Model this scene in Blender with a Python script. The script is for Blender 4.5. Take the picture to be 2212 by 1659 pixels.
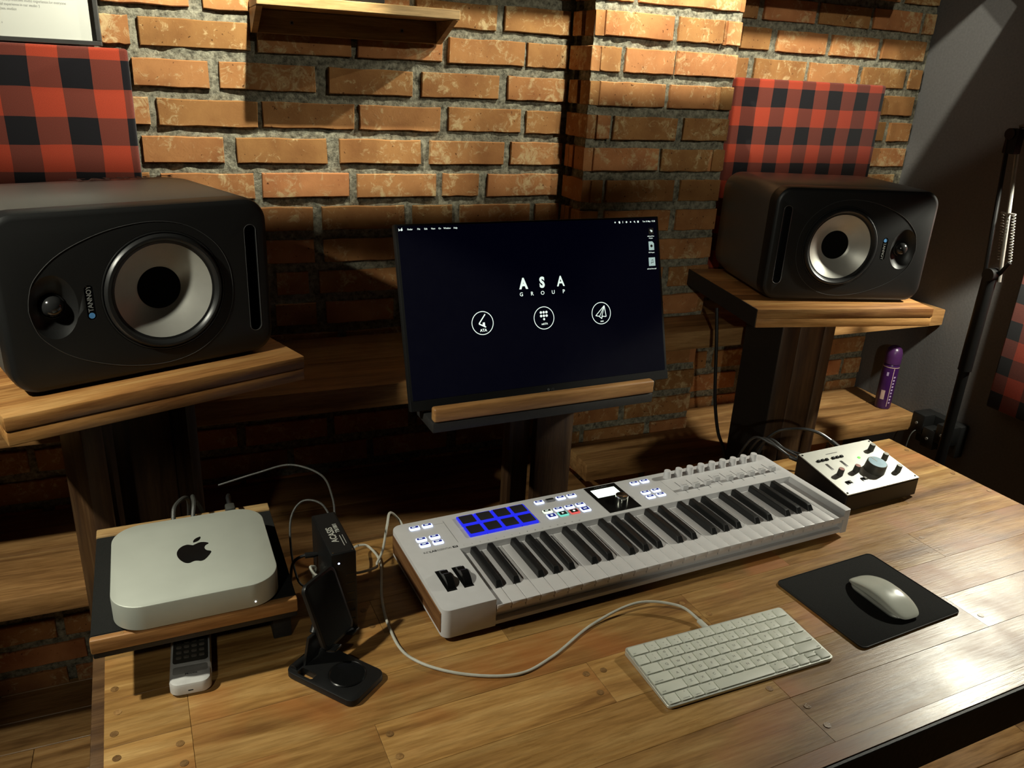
import bpy, bmesh, math, random
import numpy as np
from mathutils import Vector, Matrix, noise
S = bpy.context.scene
for o in list(bpy.data.objects): bpy.data.objects.remove(o)
COL = S.collection
PI = math.pi
FLOOR = -0.70                      # the desk top is z = 0 while building; everything is lifted at the end
# ------------------------------------------------------------------ camera (calibrated from the photograph)
W, H, F = 2212, 1659, 1719.37
YAW, PITCH, ROLL, CH = 0.41449, 0.37139, 0.05275, 0.75412
def cam_axes():
    cy, sy, cp, sp = math.cos(YAW), math.sin(YAW), math.cos(PITCH), math.sin(PITCH)
    f = Vector((sy*cp, cy*cp, -sp)); r = Vector((cy, -sy, 0)); u = r.cross(f)
    cr, sr = math.cos(ROLL), math.sin(ROLL)
    return cr*r + sr*u, -sr*r + cr*u, f
CR, CU, CF = cam_axes()
cd = bpy.data.cameras.new('camera'); cam = bpy.data.objects.new('camera', cd); COL.objects.link(cam)
cd.sensor_fit = 'HORIZONTAL'; cd.sensor_width = 36.0; cd.lens = 36.0*F/W; cd.clip_start = 0.02; cd.clip_end = 50
m3 = Matrix((CR, CU, -CF)).transposed()
cam.matrix_world = Matrix.Translation((0, 0, CH)) @ m3.to_4x4()
S.camera = cam
def ray(u, v): return ((u-W/2)/F)*CR - ((v-H/2)/F)*CU + CF      # pixel -> direction
def at_y(u, v, y):
    d = ray(u, v); t = y/d.y; return Vector((t*d.x, y, CH+t*d.z))
def at_z(u, v, z):
    d = ray(u, v); t = (z-CH)/d.z; return Vector((t*d.x, t*d.y, z))
# ------------------------------------------------------------------ world, exposure
w = bpy.data.worlds.new('world'); S.world = w; w.use_nodes = True
bg = w.node_tree.nodes['Background']; bg.inputs[0].default_value = (1.0, 0.86, 0.66, 1); bg.inputs[1].default_value = 0.0015
S.view_settings.view_transform = 'Standard'; S.view_settings.look = 'None'
S.view_settings.gamma = 1.0; S.view_settings.use_curve_mapping = False
S.view_settings.exposure = 0.0
LAMP = (1.0, 0.985, 0.82)          # colour of the bulbs
PW = dict(wash_a=36.0, wash_b=21.0, wash_c=15.0, wash_d=9.0, right=48.0, left=47.0, front=115.0, tray=16.0, flood=20.0)
# ------------------------------------------------------------------ materials
def nodes(name):
    m = bpy.data.materials.new(name); m.use_nodes = True
    return m, m.node_tree.nodes, m.node_tree.links, m.node_tree.nodes['Principled BSDF']
def rgb(c): return (c[0], c[1], c[2], 1)
def mul(c, k): return tuple(x*k for x in c)
def plain(name, col, rough=0.5, metal=0.0, spec=0.5, var=0.12, scale=60, bump=0.0, emit=None, es=0.0, coat=0.0):
    m, N, L, b = nodes(name)
    b.inputs['Roughness'].default_value = rough; b.inputs['Metallic'].default_value = metal
    b.inputs['Specular IOR Level'].default_value = spec; b.inputs['Coat Weight'].default_value = coat
    tc = N.new('ShaderNodeTexCoord'); nz = N.new('ShaderNodeTexNoise'); nz.inputs['Scale'].default_value = scale; nz.inputs['Detail'].default_value = 4
    L.new(tc.outputs['Object'], nz.inputs['Vector'])
    cr = N.new('ShaderNodeValToRGB'); cr.color_ramp.elements[0].position = 0.3; cr.color_ramp.elements[1].position = 0.75
    cr.color_ramp.elements[0].color = rgb(mul(col, 1-var)); cr.color_ramp.elements[1].color = rgb(mul(col, 1+var))
    L.new(nz.outputs['Fac'], cr.inputs['Fac']); L.new(cr.outputs['Color'], b.inputs['Base Color'])
    if bump:
        bp = N.new('ShaderNodeBump'); bp.inputs['Strength'].default_value = bump; bp.inputs['Distance'].default_value = 0.001
        L.new(nz.outputs['Fac'], bp.inputs['Height']); L.new(bp.outputs['Normal'], b.inputs['Normal'])
    if emit:
        b.inputs['Emission Color'].default_value = rgb(emit); b.inputs['Emission Strength'].default_value = es
    return m
def wood(name, dark, mid, light, grain=(2.2, 26, 26), rough=0.42, spec=0.5, pervar=0.35, bump=0.25, axis=0, patch=0.0):
    """streaky timber, grain along one object axis, each board shifted and tinted by its own random number"""
    m, N, L, b = nodes(name)
    tc = N.new('ShaderNodeTexCoord'); oi = N.new('ShaderNodeObjectInfo')
    off = N.new('ShaderNodeVectorMath'); off.operation = 'MULTIPLY_ADD'
    cmb = N.new('ShaderNodeCombineXYZ'); L.new(oi.outputs['Random'], cmb.inputs[0]); L.new(oi.outputs['Random'], cmb.inputs[1]); L.new(oi.outputs['Random'], cmb.inputs[2])
    L.new(cmb.outputs[0], off.inputs[0]); off.inputs[1].default_value = (37, 53, 71); L.new(tc.outputs['Object'], off.inputs[2])
    g = list(grain)
    if axis == 1: g = [grain[1], grain[0], grain[2]]
    if axis == 2: g = [grain[1], grain[2], grain[0]]
    mp = N.new('ShaderNodeMapping'); mp.inputs['Scale'].default_value = g; L.new(off.outputs[0], mp.inputs['Vector'])
    n1 = N.new('ShaderNodeTexNoise'); n1.inputs['Scale'].default_value = 1.25; n1.inputs['Detail'].default_value = 6; n1.inputs['Roughness'].default_value = 0.55; n1.inputs['Distortion'].default_value = 0.7
    L.new(mp.outputs[0], n1.inputs['Vector'])
    n2 = N.new('ShaderNodeTexNoise'); n2.inputs['Scale'].default_value = 9; n2.inputs['Detail'].default_value = 8; n2.inputs['Roughness'].default_value = 0.65
    L.new(mp.outputs[0], n2.inputs['Vector'])
    n3 = N.new('ShaderNodeTexNoise'); n3.inputs['Scale'].default_value = 7; n3.inputs['Detail'].default_value = 3; L.new(off.outputs[0], n3.inputs['Vector'])
    cr = N.new('ShaderNodeValToRGB'); e = cr.color_ramp.elements
    e[0].position = 0.30; e[0].color = rgb(dark); e[1].position = 0.72; e[1].color = rgb(light); x = e.new(0.5); x.color = rgb(mid)
    L.new(n1.outputs['Fac'], cr.inputs['Fac'])
    mx = N.new('ShaderNodeMix'); mx.data_type = 'RGBA'; mx.blend_type = 'MULTIPLY'; mx.inputs[0].default_value = 0.68
    cr2 = N.new('ShaderNodeValToRGB'); cr2.color_ramp.elements[0].position = 0.3; cr2.color_ramp.elements[1].position = 0.62
    cr2.color_ramp.elements[0].color = (0.45, 0.40, 0.34, 1); cr2.color_ramp.elements[1].color = (1, 1, 1, 1)
    L.new(n2.outputs['Fac'], cr2.inputs['Fac']); L.new(cr.outputs['Color'], mx.inputs[6]); L.new(cr2.outputs['Color'], mx.inputs[7])
    hs = N.new('ShaderNodeHueSaturation'); L.new(mx.outputs[2], hs.inputs['Color'])
    mr = N.new('ShaderNodeMapRange'); L.new(oi.outputs['Random'], mr.inputs[0]); mr.inputs[3].default_value = 1-pervar; mr.inputs[4].default_value = 1+pervar*0.6
    L.new(mr.outputs[0], hs.inputs['Value'])
    last = hs.outputs[0]
    if patch:
        mx2 = N.new('ShaderNodeMix'); mx2.data_type = 'RGBA'; mx2.blend_type = 'MIX'
        cr3 = N.new('ShaderNodeValToRGB'); cr3.color_ramp.elements[0].position = 0.52; cr3.color_ramp.elements[1].position = 0.68
        cr3.color_ramp.elements[0].color = (0, 0, 0, 1); cr3.color_ramp.elements[1].color = (patch, patch, patch, 1)
        L.new(n3.outputs['Fac'], cr3.inputs['Fac']); L.new(cr3.outputs[0], mx2.inputs[0]); L.new(last, mx2.inputs[6]); mx2.inputs[7].default_value = rgb((mid[0]*0.85, mid[1]*0.52, mid[2]*0.36))
        last = mx2.outputs[2]
    L.new(last, b.inputs['Base Color'])
    b.inputs['Specular IOR Level'].default_value = spec
    rr = N.new('ShaderNodeMapRange'); L.new(n3.outputs['Fac'], rr.inputs[0]); rr.inputs[1].default_value = 0.3; rr.inputs[2].default_value = 0.7
    rr.inputs[3].default_value = rough-0.09; rr.inputs[4].default_value = rough+0.10
    ra = N.new('ShaderNodeMath'); ra.operation = 'MULTIPLY_ADD'; ra.inputs[1].default_value = 0.16; L.new(n2.outputs['Fac'], ra.inputs[0]); rs = N.new('ShaderNodeMath'); rs.operation = 'SUBTRACT'; rs.inputs[1].default_value = 0.08; L.new(rr.outputs[0], rs.inputs[0]); L.new(rs.outputs[0], ra.inputs[2]); L.new(ra.outputs[0], b.inputs['Roughness'])
    bp = N.new('ShaderNodeBump'); bp.inputs['Strength'].default_value = bump; bp.inputs['Distance'].default_value = 0.0012
    L.new(n2.outputs['Fac'], bp.inputs['Height']); L.new(bp.outputs['Normal'], b.inputs['Normal'])
    return m
def brick_mat():
    m, N, L, b = nodes('brick clay')
    g = N.new('ShaderNodeNewGeometry'); oi = N.new('ShaderNodeObjectInfo')
    n1 = N.new('ShaderNodeTexNoise'); n1.inputs['Scale'].default_value = 14; n1.inputs['Detail'].default_value = 6; L.new(g.outputs['Position'], n1.inputs['Vector'])
    cr = N.new('ShaderNodeValToRGB'); e = cr.color_ramp.elements; e[0].position = 0.28; e[0].color = (0.28, 0.118, 0.039, 1); e[1].position = 0.75; e[1].color = (0.48, 0.232, 0.082, 1)
    L.new(n1.outputs['Fac'], cr.inputs['Fac'])
    hs = N.new('ShaderNodeHueSaturation'); L.new(cr.outputs[0], hs.inputs['Color'])
    mr = N.new('ShaderNodeMapRange'); L.new(oi.outputs['Random'], mr.inputs[0]); mr.inputs[3].default_value = 0.72; mr.inputs[4].default_value = 1.2; L.new(mr.outputs[0], hs.inputs['Value'])
    mh = N.new('ShaderNodeMapRange'); L.new(oi.outputs['Random'], mh.inputs[0]); mh.inputs[3].default_value = 0.505; mh.inputs[4].default_value = 0.49; L.new(mh.outputs[0], hs.inputs['Hue'])
    # pale salt bloom
    n2 = N.new('ShaderNodeTexNoise'); n2.inputs['Scale'].default_value = 48; n2.inputs['Detail'].default_value = 8; n2.inputs['Roughness'].default_value = 0.74; n2.inputs['Distortion'].default_value = 0.7
    L.new(g.outputs['Position'], n2.inputs['Vector'])
    n2b = N.new('ShaderNodeTexNoise'); n2b.inputs['Scale'].default_value = 9; n2b.inputs['Detail'].default_value = 2; L.new(g.outputs['Position'], n2b.inputs['Vector'])
    ad = N.new('ShaderNodeMath'); ad.operation = 'MULTIPLY_ADD'; ad.inputs[1].default_value = 0.5; L.new(n2b.outputs['Fac'], ad.inputs[0]); L.new(n2.outputs['Fac'], ad.inputs[2])
    c2 = N.new('ShaderNodeValToRGB'); c2.color_ramp.elements[0].position = 0.79; c2.color_ramp.elements[1].position = 0.93
    c2.color_ramp.elements[0].color = (0, 0, 0, 1); c2.color_ramp.elements[1].color = (0.75, 0.75, 0.75, 1); L.new(ad.outputs[0], c2.inputs['Fac'])
    mx = N.new('ShaderNodeMix'); mx.data_type = 'RGBA'; L.new(c2.outputs[0], mx.inputs[0]); L.new(hs.outputs[0], mx.inputs[6]); mx.inputs[7].default_value = (0.60, 0.46, 0.24, 1)
    # dark pits
    n3 = N.new('ShaderNodeTexNoise'); n3.inputs['Scale'].default_value = 130; n3.inputs['Detail'].default_value = 3; L.new(g.outputs['Position'], n3.inputs['Vector'])
    c3 = N.new('ShaderNodeValToRGB'); c3.color_ramp.elements[0].position = 0.27; c3.color_ramp.elements[1].position = 0.33
    c3.color_ramp.elements[0].color = (0.3, 0.26, 0.22, 1); c3.color_ramp.elements[1].color = (1, 1, 1, 1); L.new(n3.outputs['Fac'], c3.inputs['Fac'])
    mx3 = N.new('ShaderNodeMix'); mx3.data_type = 'RGBA'; mx3.blend_type = 'MULTIPLY'; mx3.inputs[0].default_value = 1; L.new(mx.outputs[2], mx3.inputs[6]); L.new(c3.outputs[0], mx3.inputs[7])
    L.new(mx3.outputs[2], b.inputs['Base Color']); b.inputs['Roughness'].default_value = 0.9; b.inputs['Specular IOR Level'].default_value = 0.2
    bp = N.new('ShaderNodeBump'); bp.inputs['Strength'].default_value = 0.5; bp.inputs['Distance'].default_value = 0.002; L.new(n2.outputs['Fac'], bp.inputs['Height']); L.new(bp.outputs['Normal'], b.inputs['Normal'])
    return m
def mortar_mat():
    m, N, L, b = nodes('rough grey mortar')
    g = N.new('ShaderNodeNewGeometry')
    n1 = N.new('ShaderNodeTexNoise'); n1.inputs['Scale'].default_value = 90; n1.inputs['Detail'].default_value = 7; n1.inputs['Roughness'].default_value = 0.7; L.new(g.outputs['Position'], n1.inputs['Vector'])
    cr = N.new('ShaderNodeValToRGB'); e = cr.color_ramp.elements; e[0].position = 0.34; e[0].color = (0.085, 0.078, 0.058, 1); e[1].position = 0.66; e[1].color = (0.40, 0.375, 0.275, 1)
    L.new(n1.outputs['Fac'], cr.inputs['Fac']); L.new(cr.outputs[0], b.inputs['Base Color']); b.inputs['Roughness'].default_value = 0.95; b.inputs['Specular IOR Level'].default_value = 0.1
    bp = N.new('ShaderNodeBump'); bp.inputs['Strength'].default_value = 0.9; bp.inputs['Distance'].default_value = 0.006; L.new(n1.outputs['Fac'], bp.inputs['Height']); L.new(bp.outputs['Normal'], b.inputs['Normal'])
    return m
def plaid(name, p, ax=0):
    """buffalo check woven cloth: object origin is the top left corner of a black square"""
    m, N, L, b = nodes(name)
    tc = N.new('ShaderNodeTexCoord'); nz = N.new('ShaderNodeTexNoise'); nz.inputs['Scale'].default_value = 6; L.new(tc.outputs['Object'], nz.inputs['Vector'])
    ds = N.new('ShaderNodeVectorMath'); ds.operation = 'MULTIPLY_ADD'; ds.inputs[1].default_value = (0.010, 0.010, 0.010); L.new(nz.outputs['Color'], ds.inputs[0]); L.new(tc.outputs['Object'], ds.inputs[2])
    sp = N.new('ShaderNodeSeparateXYZ'); L.new(ds.outputs[0], sp.inputs[0])
    def stripe(sock, sign, bias):
        a = N.new('ShaderNodeMath'); a.operation = 'MULTIPLY_ADD'; a.inputs[1].default_value = sign/(2*p); a.inputs[2].default_value = bias; L.new(sock, a.inputs[0])
        f = N.new('ShaderNodeMath'); f.operation = 'FRACT'; L.new(a.outputs[0], f.inputs[0])
        c = N.new('ShaderNodeMath'); c.operation = 'LESS_THAN'; c.inputs[1].default_value = 0.5; L.new(f.outputs[0], c.inputs[0]); return c.outputs[0]
    a = stripe(sp.outputs[ax], 1, 20-0.005/(2*p)); c = stripe(sp.outputs[2], -1, 20+0.005/(2*p))
    su = N.new('ShaderNodeMath'); su.operation = 'MULTIPLY_ADD'; su.inputs[1].default_value = 0.5; L.new(a, su.inputs[0])
    h = N.new('ShaderNodeMath'); h.operation = 'MULTIPLY'; h.inputs[1].default_value = 0.5; L.new(c, h.inputs[0]); L.new(h.outputs[0], su.inputs[2])
    cr = N.new('ShaderNodeValToRGB'); cr.color_ramp.interpolation = 'CONSTANT'; e = cr.color_ramp.elements
    e[0].position = 0; e[0].color = (0.37, 0.048, 0.021, 1); e[1].position = 0.75; e[1].color = (0.009, 0.008, 0.010, 1); x = e.new(0.25); x.color = (0.150, 0.034, 0.022, 1)
    L.new(su.outputs[0], cr.inputs['Fac'])
    n2 = N.new('ShaderNodeTexNoise'); n2.inputs['Scale'].default_value = 900; n2.inputs['Detail'].default_value = 2; L.new(tc.outputs['Object'], n2.inputs['Vector'])
    mx = N.new('ShaderNodeMix'); mx.data_type = 'RGBA'; mx.blend_type = 'MULTIPLY'; mx.inputs[0].default_value = 0.6; L.new(cr.outputs[0], mx.inputs[6])
    c2 = N.new('ShaderNodeValToRGB'); c2.color_ramp.elements[0].position = 0.35; c2.color_ramp.elements[1].position = 0.6; c2.color_ramp.elements[0].color = (0.55, 0.55, 0.55, 1); L.new(n2.outputs['Fac'], c2.inputs['Fac']); L.new(c2.outputs[0], mx.inputs[7])
    L.new(mx.outputs[2], b.inputs['Base Color']); b.inputs['Roughness'].default_value = 0.95; b.inputs['Specular IOR Level'].default_value = 0.1
    b.inputs['Sheen Weight'].default_value = 0.15
    return m
M = {}
M['brick'] = brick_mat(); M['mortar'] = mortar_mat()
M['desk'] = wood('oiled desk boards', (0.20, 0.092, 0.026), (0.40, 0.215, 0.066), (0.54, 0.335, 0.125), rough=0.36, spec=0.45, pervar=0.28, patch=0.6)
M['desk_edge'] = wood('desk side timber', (0.06, 0.027, 0.010), (0.12, 0.06, 0.022), (0.17, 0.09, 0.036), rough=0.5)
M['plug'] = wood('timber plug', (0.16, 0.08, 0.026), (0.30, 0.16, 0.055), (0.38, 0.22, 0.085), grain=(60, 60, 60), rough=0.35)
M['shelf'] = wood('teak shelf', (0.16, 0.075, 0.025), (0.32, 0.165, 0.058), (0.43, 0.25, 0.098), rough=0.5, spec=0.4, pervar=0.15)
M['plate'] = wood('teak stand plate', (0.22, 0.085, 0.026), (0.45, 0.215, 0.066), (0.58, 0.33, 0.12), rough=0.4, spec=0.5, pervar=0.3)
M['post'] = wood('dark stained post', (0.026, 0.011, 0.005), (0.058, 0.027, 0.010), (0.105, 0.056, 0.022), rough=0.5, axis=2, pervar=0.4)
M['pine'] = wood('light shelf timber', (0.30, 0.17, 0.065), (0.46, 0.285, 0.115), (0.56, 0.38, 0.17), rough=0.5, pervar=0.1)
M['walnut'] = wood('walnut cheek', (0.075, 0.030, 0.011), (0.16, 0.070, 0.025), (0.24, 0.12, 0.045), grain=(4, 60, 60), rough=0.5, axis=1)
M['traywood'] = wood('tray edge timber', (0.25, 0.11, 0.035), (0.42, 0.205, 0.068), (0.52, 0.29, 0.105), rough=0.5, pervar=0.1)
M['floor'] = wood('floor board', (0.16, 0.078, 0.027), (0.33, 0.175, 0.062), (0.44, 0.26, 0.105), rough=0.38, pervar=0.4)
M['blackwood'] = plain('black stained timber', (0.018, 0.017, 0.016), 0.6, bump=0.5, scale=120)
M['darkpaint'] = plain('dark grey wall paint', (0.105, 0.100, 0.098), 0.8, bump=0.35, scale=160, var=0.10, spec=0.25)
M['ceil'] = plain('dark ceiling paint', (0.03, 0.03, 0.03), 0.9)
M['baffle'] = plain('black satin baffle', (0.010, 0.010, 0.0098), 0.40, spec=0.38, var=0.2, scale=900, bump=0.08)
M['cabinet'] = plain('dark vinyl cabinet', (0.075, 0.068, 0.059), 0.36, spec=0.6, var=0.1, scale=700, bump=0.12)
M['rubber'] = plain('black rubber', (0.012, 0.012, 0.012), 0.36)
M['cone'] = plain('silver grey cone', (0.42, 0.41, 0.37), 0.38, metal=0.35, var=0.04)
M['cap'] = plain('black dust cap', (0.003, 0.003, 0.003), 0.9, spec=0.08)
M['dome'] = plain('glossy black dome', (0.015, 0.015, 0.015), 0.16)
M['line'] = plain('groove highlight', (0.05, 0.05, 0.05), 0.28)
M['silver'] = plain('silver lettering', (0.30, 0.31, 0.30), 0.4, metal=0.3)
M['logo_lit'] = plain('pale grey lettering', (0.42, 0.42, 0.38), 0.5)
M['tag_blue'] = plain('blue emblem', (0.10, 0.30, 0.62), 0.4)
M['printred'] = plain('dark red print', (0.045, 0.014, 0.010), 0.6)
M['plastic'] = plain('black plastic', (0.008, 0.008, 0.008), 0.38, spec=0.35, bump=0.1, scale=500)
M['gloss'] = plain('glossy black plastic', (0.005, 0.005, 0.005), 0.2, spec=0.4)
M['screenbg'] = plain('dark monitor screen', (0.006, 0.006, 0.008), 0.32, spec=0.16, emit=(0.05, 0.07, 0.60), es=0.0045)
M['glow'] = plain('lit white pixels', (0.5, 0.5, 0.5), 0.5, emit=(0.80, 0.95, 0.86), es=1.0)
M['glow_dim'] = plain('lit icon grey', (0.3, 0.3, 0.3), 0.5, emit=(0.50, 0.70, 0.66), es=0.6)
M['bezel'] = plain('monitor bezel', (0.009, 0.009, 0.009), 0.55, spec=0.25, var=0.35, scale=1500)
M['logo_grey'] = plain('grey bezel print', (0.07, 0.07, 0.07), 0.5)
M['white'] = plain('white synth plastic', (0.58, 0.57, 0.575), 0.5, var=0.03)
M['wkey'] = plain('white piano key', (0.62, 0.60, 0.60), 0.34, var=0.02)
M['bkey'] = plain('black piano key', (0.010, 0.010, 0.010), 0.34, bump=0.1, scale=700)
M['print'] = plain('grey panel print', (0.10, 0.10, 0.10), 0.6)
M['slot'] = plain('dark slot', (0.05, 0.05, 0.05), 0.7)
M['btn'] = plain('backlit white button', (0.6, 0.6, 0.65), 0.5, emit=(0.50, 0.62, 1.0), es=1.7)
M['btn_w'] = plain('backlit warm button', (0.6, 0.6, 0.55), 0.5, emit=(0.75, 0.9, 0.72), es=0.9)
M['btn_off'] = plain('unlit button', (0.20, 0.20, 0.22), 0.5)
M['btn_teal'] = plain('backlit teal button', (0.2, 0.5, 0.45), 0.5, emit=(0.12, 0.62, 0.50), es=0.8)
M['btn_red'] = plain('backlit red button', (0.5, 0.1, 0.1), 0.5, emit=(0.80, 0.10, 0.09), es=0.7)
M['label_blue'] = plain('navy button label', (0.01, 0.012, 0.10), 0.5, emit=(0.02, 0.03, 0.40), es=0.35)
M['label_black'] = plain('black button label', (0.01, 0.012, 0.012), 0.5)
M['pad_blue'] = plain('backlit blue pad edge', (0.02, 0.02, 0.35), 0.4, emit=(0.012, 0.02, 0.80), es=0.85)
M['pad_top'] = plain('dark rubber pad', (0.012, 0.010, 0.014), 0.6, bump=0.3, scale=900)
M['lcd'] = plain('lit display', (0.7, 0.75, 0.75), 0.4, emit=(0.86, 1.0, 0.88), es=1.1)
M['chrome'] = plain('polished metal', (0.62, 0.62, 0.56), 0.18, metal=1.0, var=0.03)
M['alu'] = plain('brushed aluminium', (0.60, 0.61, 0.55), 0.42, metal=0.55, var=0.04, scale=25)
M['alu_panel'] = plain('silver faceplate', (0.58, 0.58, 0.53), 0.40, metal=0.6, var=0.05, scale=30)
M['mini'] = plain('silver aluminium case', (0.47, 0.49, 0.43), 0.50, metal=0.35, var=0.05, scale=18)
M['keycap'] = plain('white keycap', (0.60, 0.61, 0.53), 0.55, var=0.02)
M['keytext'] = plain('grey key lettering', (0.16, 0.16, 0.14), 0.6)
M['mouse'] = plain('white glossy shell', (0.56, 0.57, 0.50), 0.16, var=0.02)
M['felt'] = plain('black cloth pad', (0.014, 0.014, 0.013), 0.95, spec=0.15, bump=0.6, scale=1200, var=0.3)
M['knob_dark'] = plain('dark bronze knob', (0.09, 0.085, 0.068), 0.45, metal=0.2)
M['knob_top'] = plain('pale knob top', (0.32, 0.32, 0.27), 0.45)
M['knob_red'] = plain('red knob top', (0.36, 0.11, 0.08), 0.45)
M['knob_blue'] = plain('blue grey anodised top', (0.16, 0.25, 0.30), 0.4, metal=0.3)
M['led_green'] = plain('green led', (0.05, 0.4, 0.05), 0.4, emit=(0.22, 1.0, 0.10), es=0.9)
M['led_blue'] = plain('blue white led', (0.5, 0.6, 0.9), 0.4, emit=(0.55, 0.65, 1.0), es=4)
M['led_white'] = plain('white led', (0.9, 0.9, 0.9), 0.4, emit=(1, 1, 1), es=2)
M['meter'] = plain('grey meter window', (0.085, 0.08, 0.075), 0.3)
M['cable_w'] = plain('white cable', (0.50, 0.49, 0.42), 0.5)
M['cable_b'] = plain('black cable', (0.012, 0.012, 0.012), 0.4)
M['cable_g'] = plain('grey braided cable', (0.045, 0.045, 0.04), 0.45, bump=0.5, scale=800)
M['remote_w'] = plain('pale remote plastic', (0.55, 0.54, 0.52), 0.35)
M['remote_g'] = plain('grey remote face', (0.30, 0.29, 0.27), 0.45)
M['remote_d'] = plain('dark remote key field', (0.035, 0.032, 0.026), 0.5)
M['remote_k'] = plain('rubber remote key', (0.12, 0.10, 0.08), 0.5)
M['purple'] = plain('purple enamel', (0.032, 0.006, 0.058), 0.28)
M['purple_cap'] = plain('purple cap', (0.050, 0.014, 0.068), 0.32)
M['gold'] = plain('pale gold print', (0.42, 0.30, 0.26), 0.4)
M['lilac'] = plain('lilac print', (0.36, 0.28, 0.44), 0.5)
M['paper'] = plain('white printed sheet', (0.74, 0.74, 0.66), 0.5, var=0.02, scale=8)
M['frame'] = plain('black picture frame', (0.05, 0.048, 0.044), 0.45)
M['ink'] = plain('grey printed text', (0.40, 0.40, 0.37), 0.7)
M['steel'] = plain('grey painted steel', (0.24, 0.23, 0.21), 0.4, metal=0.5)
M['blackmetal'] = plain('black painted metal', (0.0045, 0.0045, 0.0045), 0.5, spec=0.2)
M['bulb'] = plain('glowing bulb', (1, 0.9, 0.7), 0.4, emit=(1, 0.85, 0.55), es=6)
M['orange'] = plain('orange paper slip', (0.50, 0.26, 0.09), 0.6)
M['plaid_r'] = plaid('red and black check cloth R', 0.0478); M['plaid_l'] = plaid('red and black check cloth L', 0.0520); M['plaid_w'] = plaid('red and black check cloth W', 0.050, 1)
# ------------------------------------------------------------------ mesh helpers
class MB:
    def __init__(s): s.v = []; s.f = []
    def add(s, vs, fs, T=None):
        n = len(s.v)
        s.v += [tuple((T @ Vector(p)) if T is not None else p) for p in vs]; s.f += [tuple(i+n for i in f) for f in fs]; return s
    def box(s, x0, x1, y0, y1, z0, z1, T=None):
        vs = [(x, y, z) for x in (x0, x1) for y in (y0, y1) for z in (z0, z1)]
        return s.add(vs, [(0, 1, 3, 2), (4, 6, 7, 5), (0, 4, 5, 1), (2, 3, 7, 6), (0, 2, 6, 4), (1, 5, 7, 3)], T)
    def bbox(s, x0, x1, y0, y1, z0, z1, b=0.002, seg=2, T=None):
        bm = bmesh.new(); bmesh.ops.create_cube(bm, size=1)
        bmesh.ops.scale(bm, vec=(x1-x0, y1-y0, z1-z0), verts=bm.verts); bmesh.ops.translate(bm, vec=((x0+x1)/2, (y0+y1)/2, (z0+z1)/2), verts=bm.verts)
        bmesh.ops.bevel(bm, geom=bm.edges[:], offset=min(b, 0.45*min(x1-x0, y1-y0, z1-z0)), segments=seg, affect='EDGES', profile=0.5)
        bm.verts.index_update(); vs = [tuple(v.co) for v in bm.verts]; fs = [tuple(v.index for v in f.verts) for f in bm.faces]; bm.free()
        return s.add(vs, fs, T)
    def prism(s, poly, z0, z1, T=None):
        n = len(poly); vs = [(x, y, z0) for x, y in poly] + [(x, y, z1) for x, y in poly]
        fs = [tuple(range(n-1, -1, -1)), tuple(range(n, 2*n))] + [(i, (i+1) % n, n+(i+1) % n, n+i) for i in range(n)]
        return s.add(vs, fs, T)
    def loft(s, rings, T=None, caps=True, closed=True):
        n = len(rings[0]); vs = [p for r in rings for p in r]; fs = []
        for k in range(len(rings)-1):
            for i in range(n if closed else n-1):
                j = (i+1) % n; fs.append((k*n+i, k*n+j, (k+1)*n+j, (k+1)*n+i))
        if caps: fs += [tuple(range(n-1, -1, -1)), tuple(range((len(rings)-1)*n, len(rings)*n))]
        return s.add(vs, fs, T)
    def slab(s, w, d, r, z0, z1, b=0.001, n=6, T=None):
        """rounded rectangle slab with softened edges, centred on x and y"""
        R = []
        for z, i in ((z0, b), (z0+b, 0), (z1-b, 0), (z1-b*0.3, b*0.3), (z1, b)):
            R.append([(x, y, z) for x, y in rrect(w-2*i, d-2*i, max(r-i, 1e-4), n)])
        return s.loft(R, T)
    def lathe(s, prof, n=32, T=None, cap=True):
        rings = [[(r*math.cos(2*PI*i/n), r*math.sin(2*PI*i/n), z) for i in range(n)] for r, z in prof]
        return s.loft(rings, T, caps=cap)
    def cyl(s, r, z0, z1, n=24, T=None, r2=None, b=0.0):
        r2 = r if r2 is None else r2
        p = [(r, z0), (r2, z1)] if not b else [(r, z0), (r2, z1-b), (r2-b, z1)]
        return s.lathe(p, n, T)
    def tube(s, pts, r, n=8, T=None):
        P = [Vector(p) for p in pts]; rings = []; up = Vector((0.13, 0.21, 0.97)).normalized(); a = None
        for i, p in enumerate(P):
            t = (P[min(i+1, len(P)-1)]-P[max(i-1, 0)]).normalized()
            if a is None: a = t.cross(up).normalized() if abs(t.dot(up)) < 0.95 else t.cross(Vector((1, 0, 0))).normalized()
            a = (a - t*a.dot(t)).normalized(); c = t.cross(a)
            rr = r[i] if isinstance(r, (list, tuple)) else r
            rings.append([tuple(p + rr*(math.cos(2*PI*k/n)*a + math.sin(2*PI*k/n)*c)) for k in range(n)])
        return s.loft(rings, T)
    def mesh(s, name, smooth=True, ang=35):
        me = bpy.data.meshes.new(name); me.from_pydata(s.v, [], s.f)
        bm = bmesh.new(); bm.from_mesh(me); bmesh.ops.recalc_face_normals(bm, faces=bm.faces); bm.to_mesh(me); bm.free()
        if smooth: me.shade_smooth(); me.set_sharp_from_angle(angle=math.radians(ang))
        return me
    def build(s, name, mat, parent=None, loc=None, rot=None, ang=35):
        me = s.mesh(name, True, ang); me.materials.append(M[mat] if isinstance(mat, str) else mat)
        return link(name, me, parent, loc, rot)
def link(name, me, parent=None, loc=None, rot=None, scale=None):
    o = bpy.data.objects.new(name, me); COL.objects.link(o); o.parent = parent
    if loc: o.location = loc
    if rot: o.rotation_euler = rot
    if scale: o.scale = scale
    return o
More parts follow.
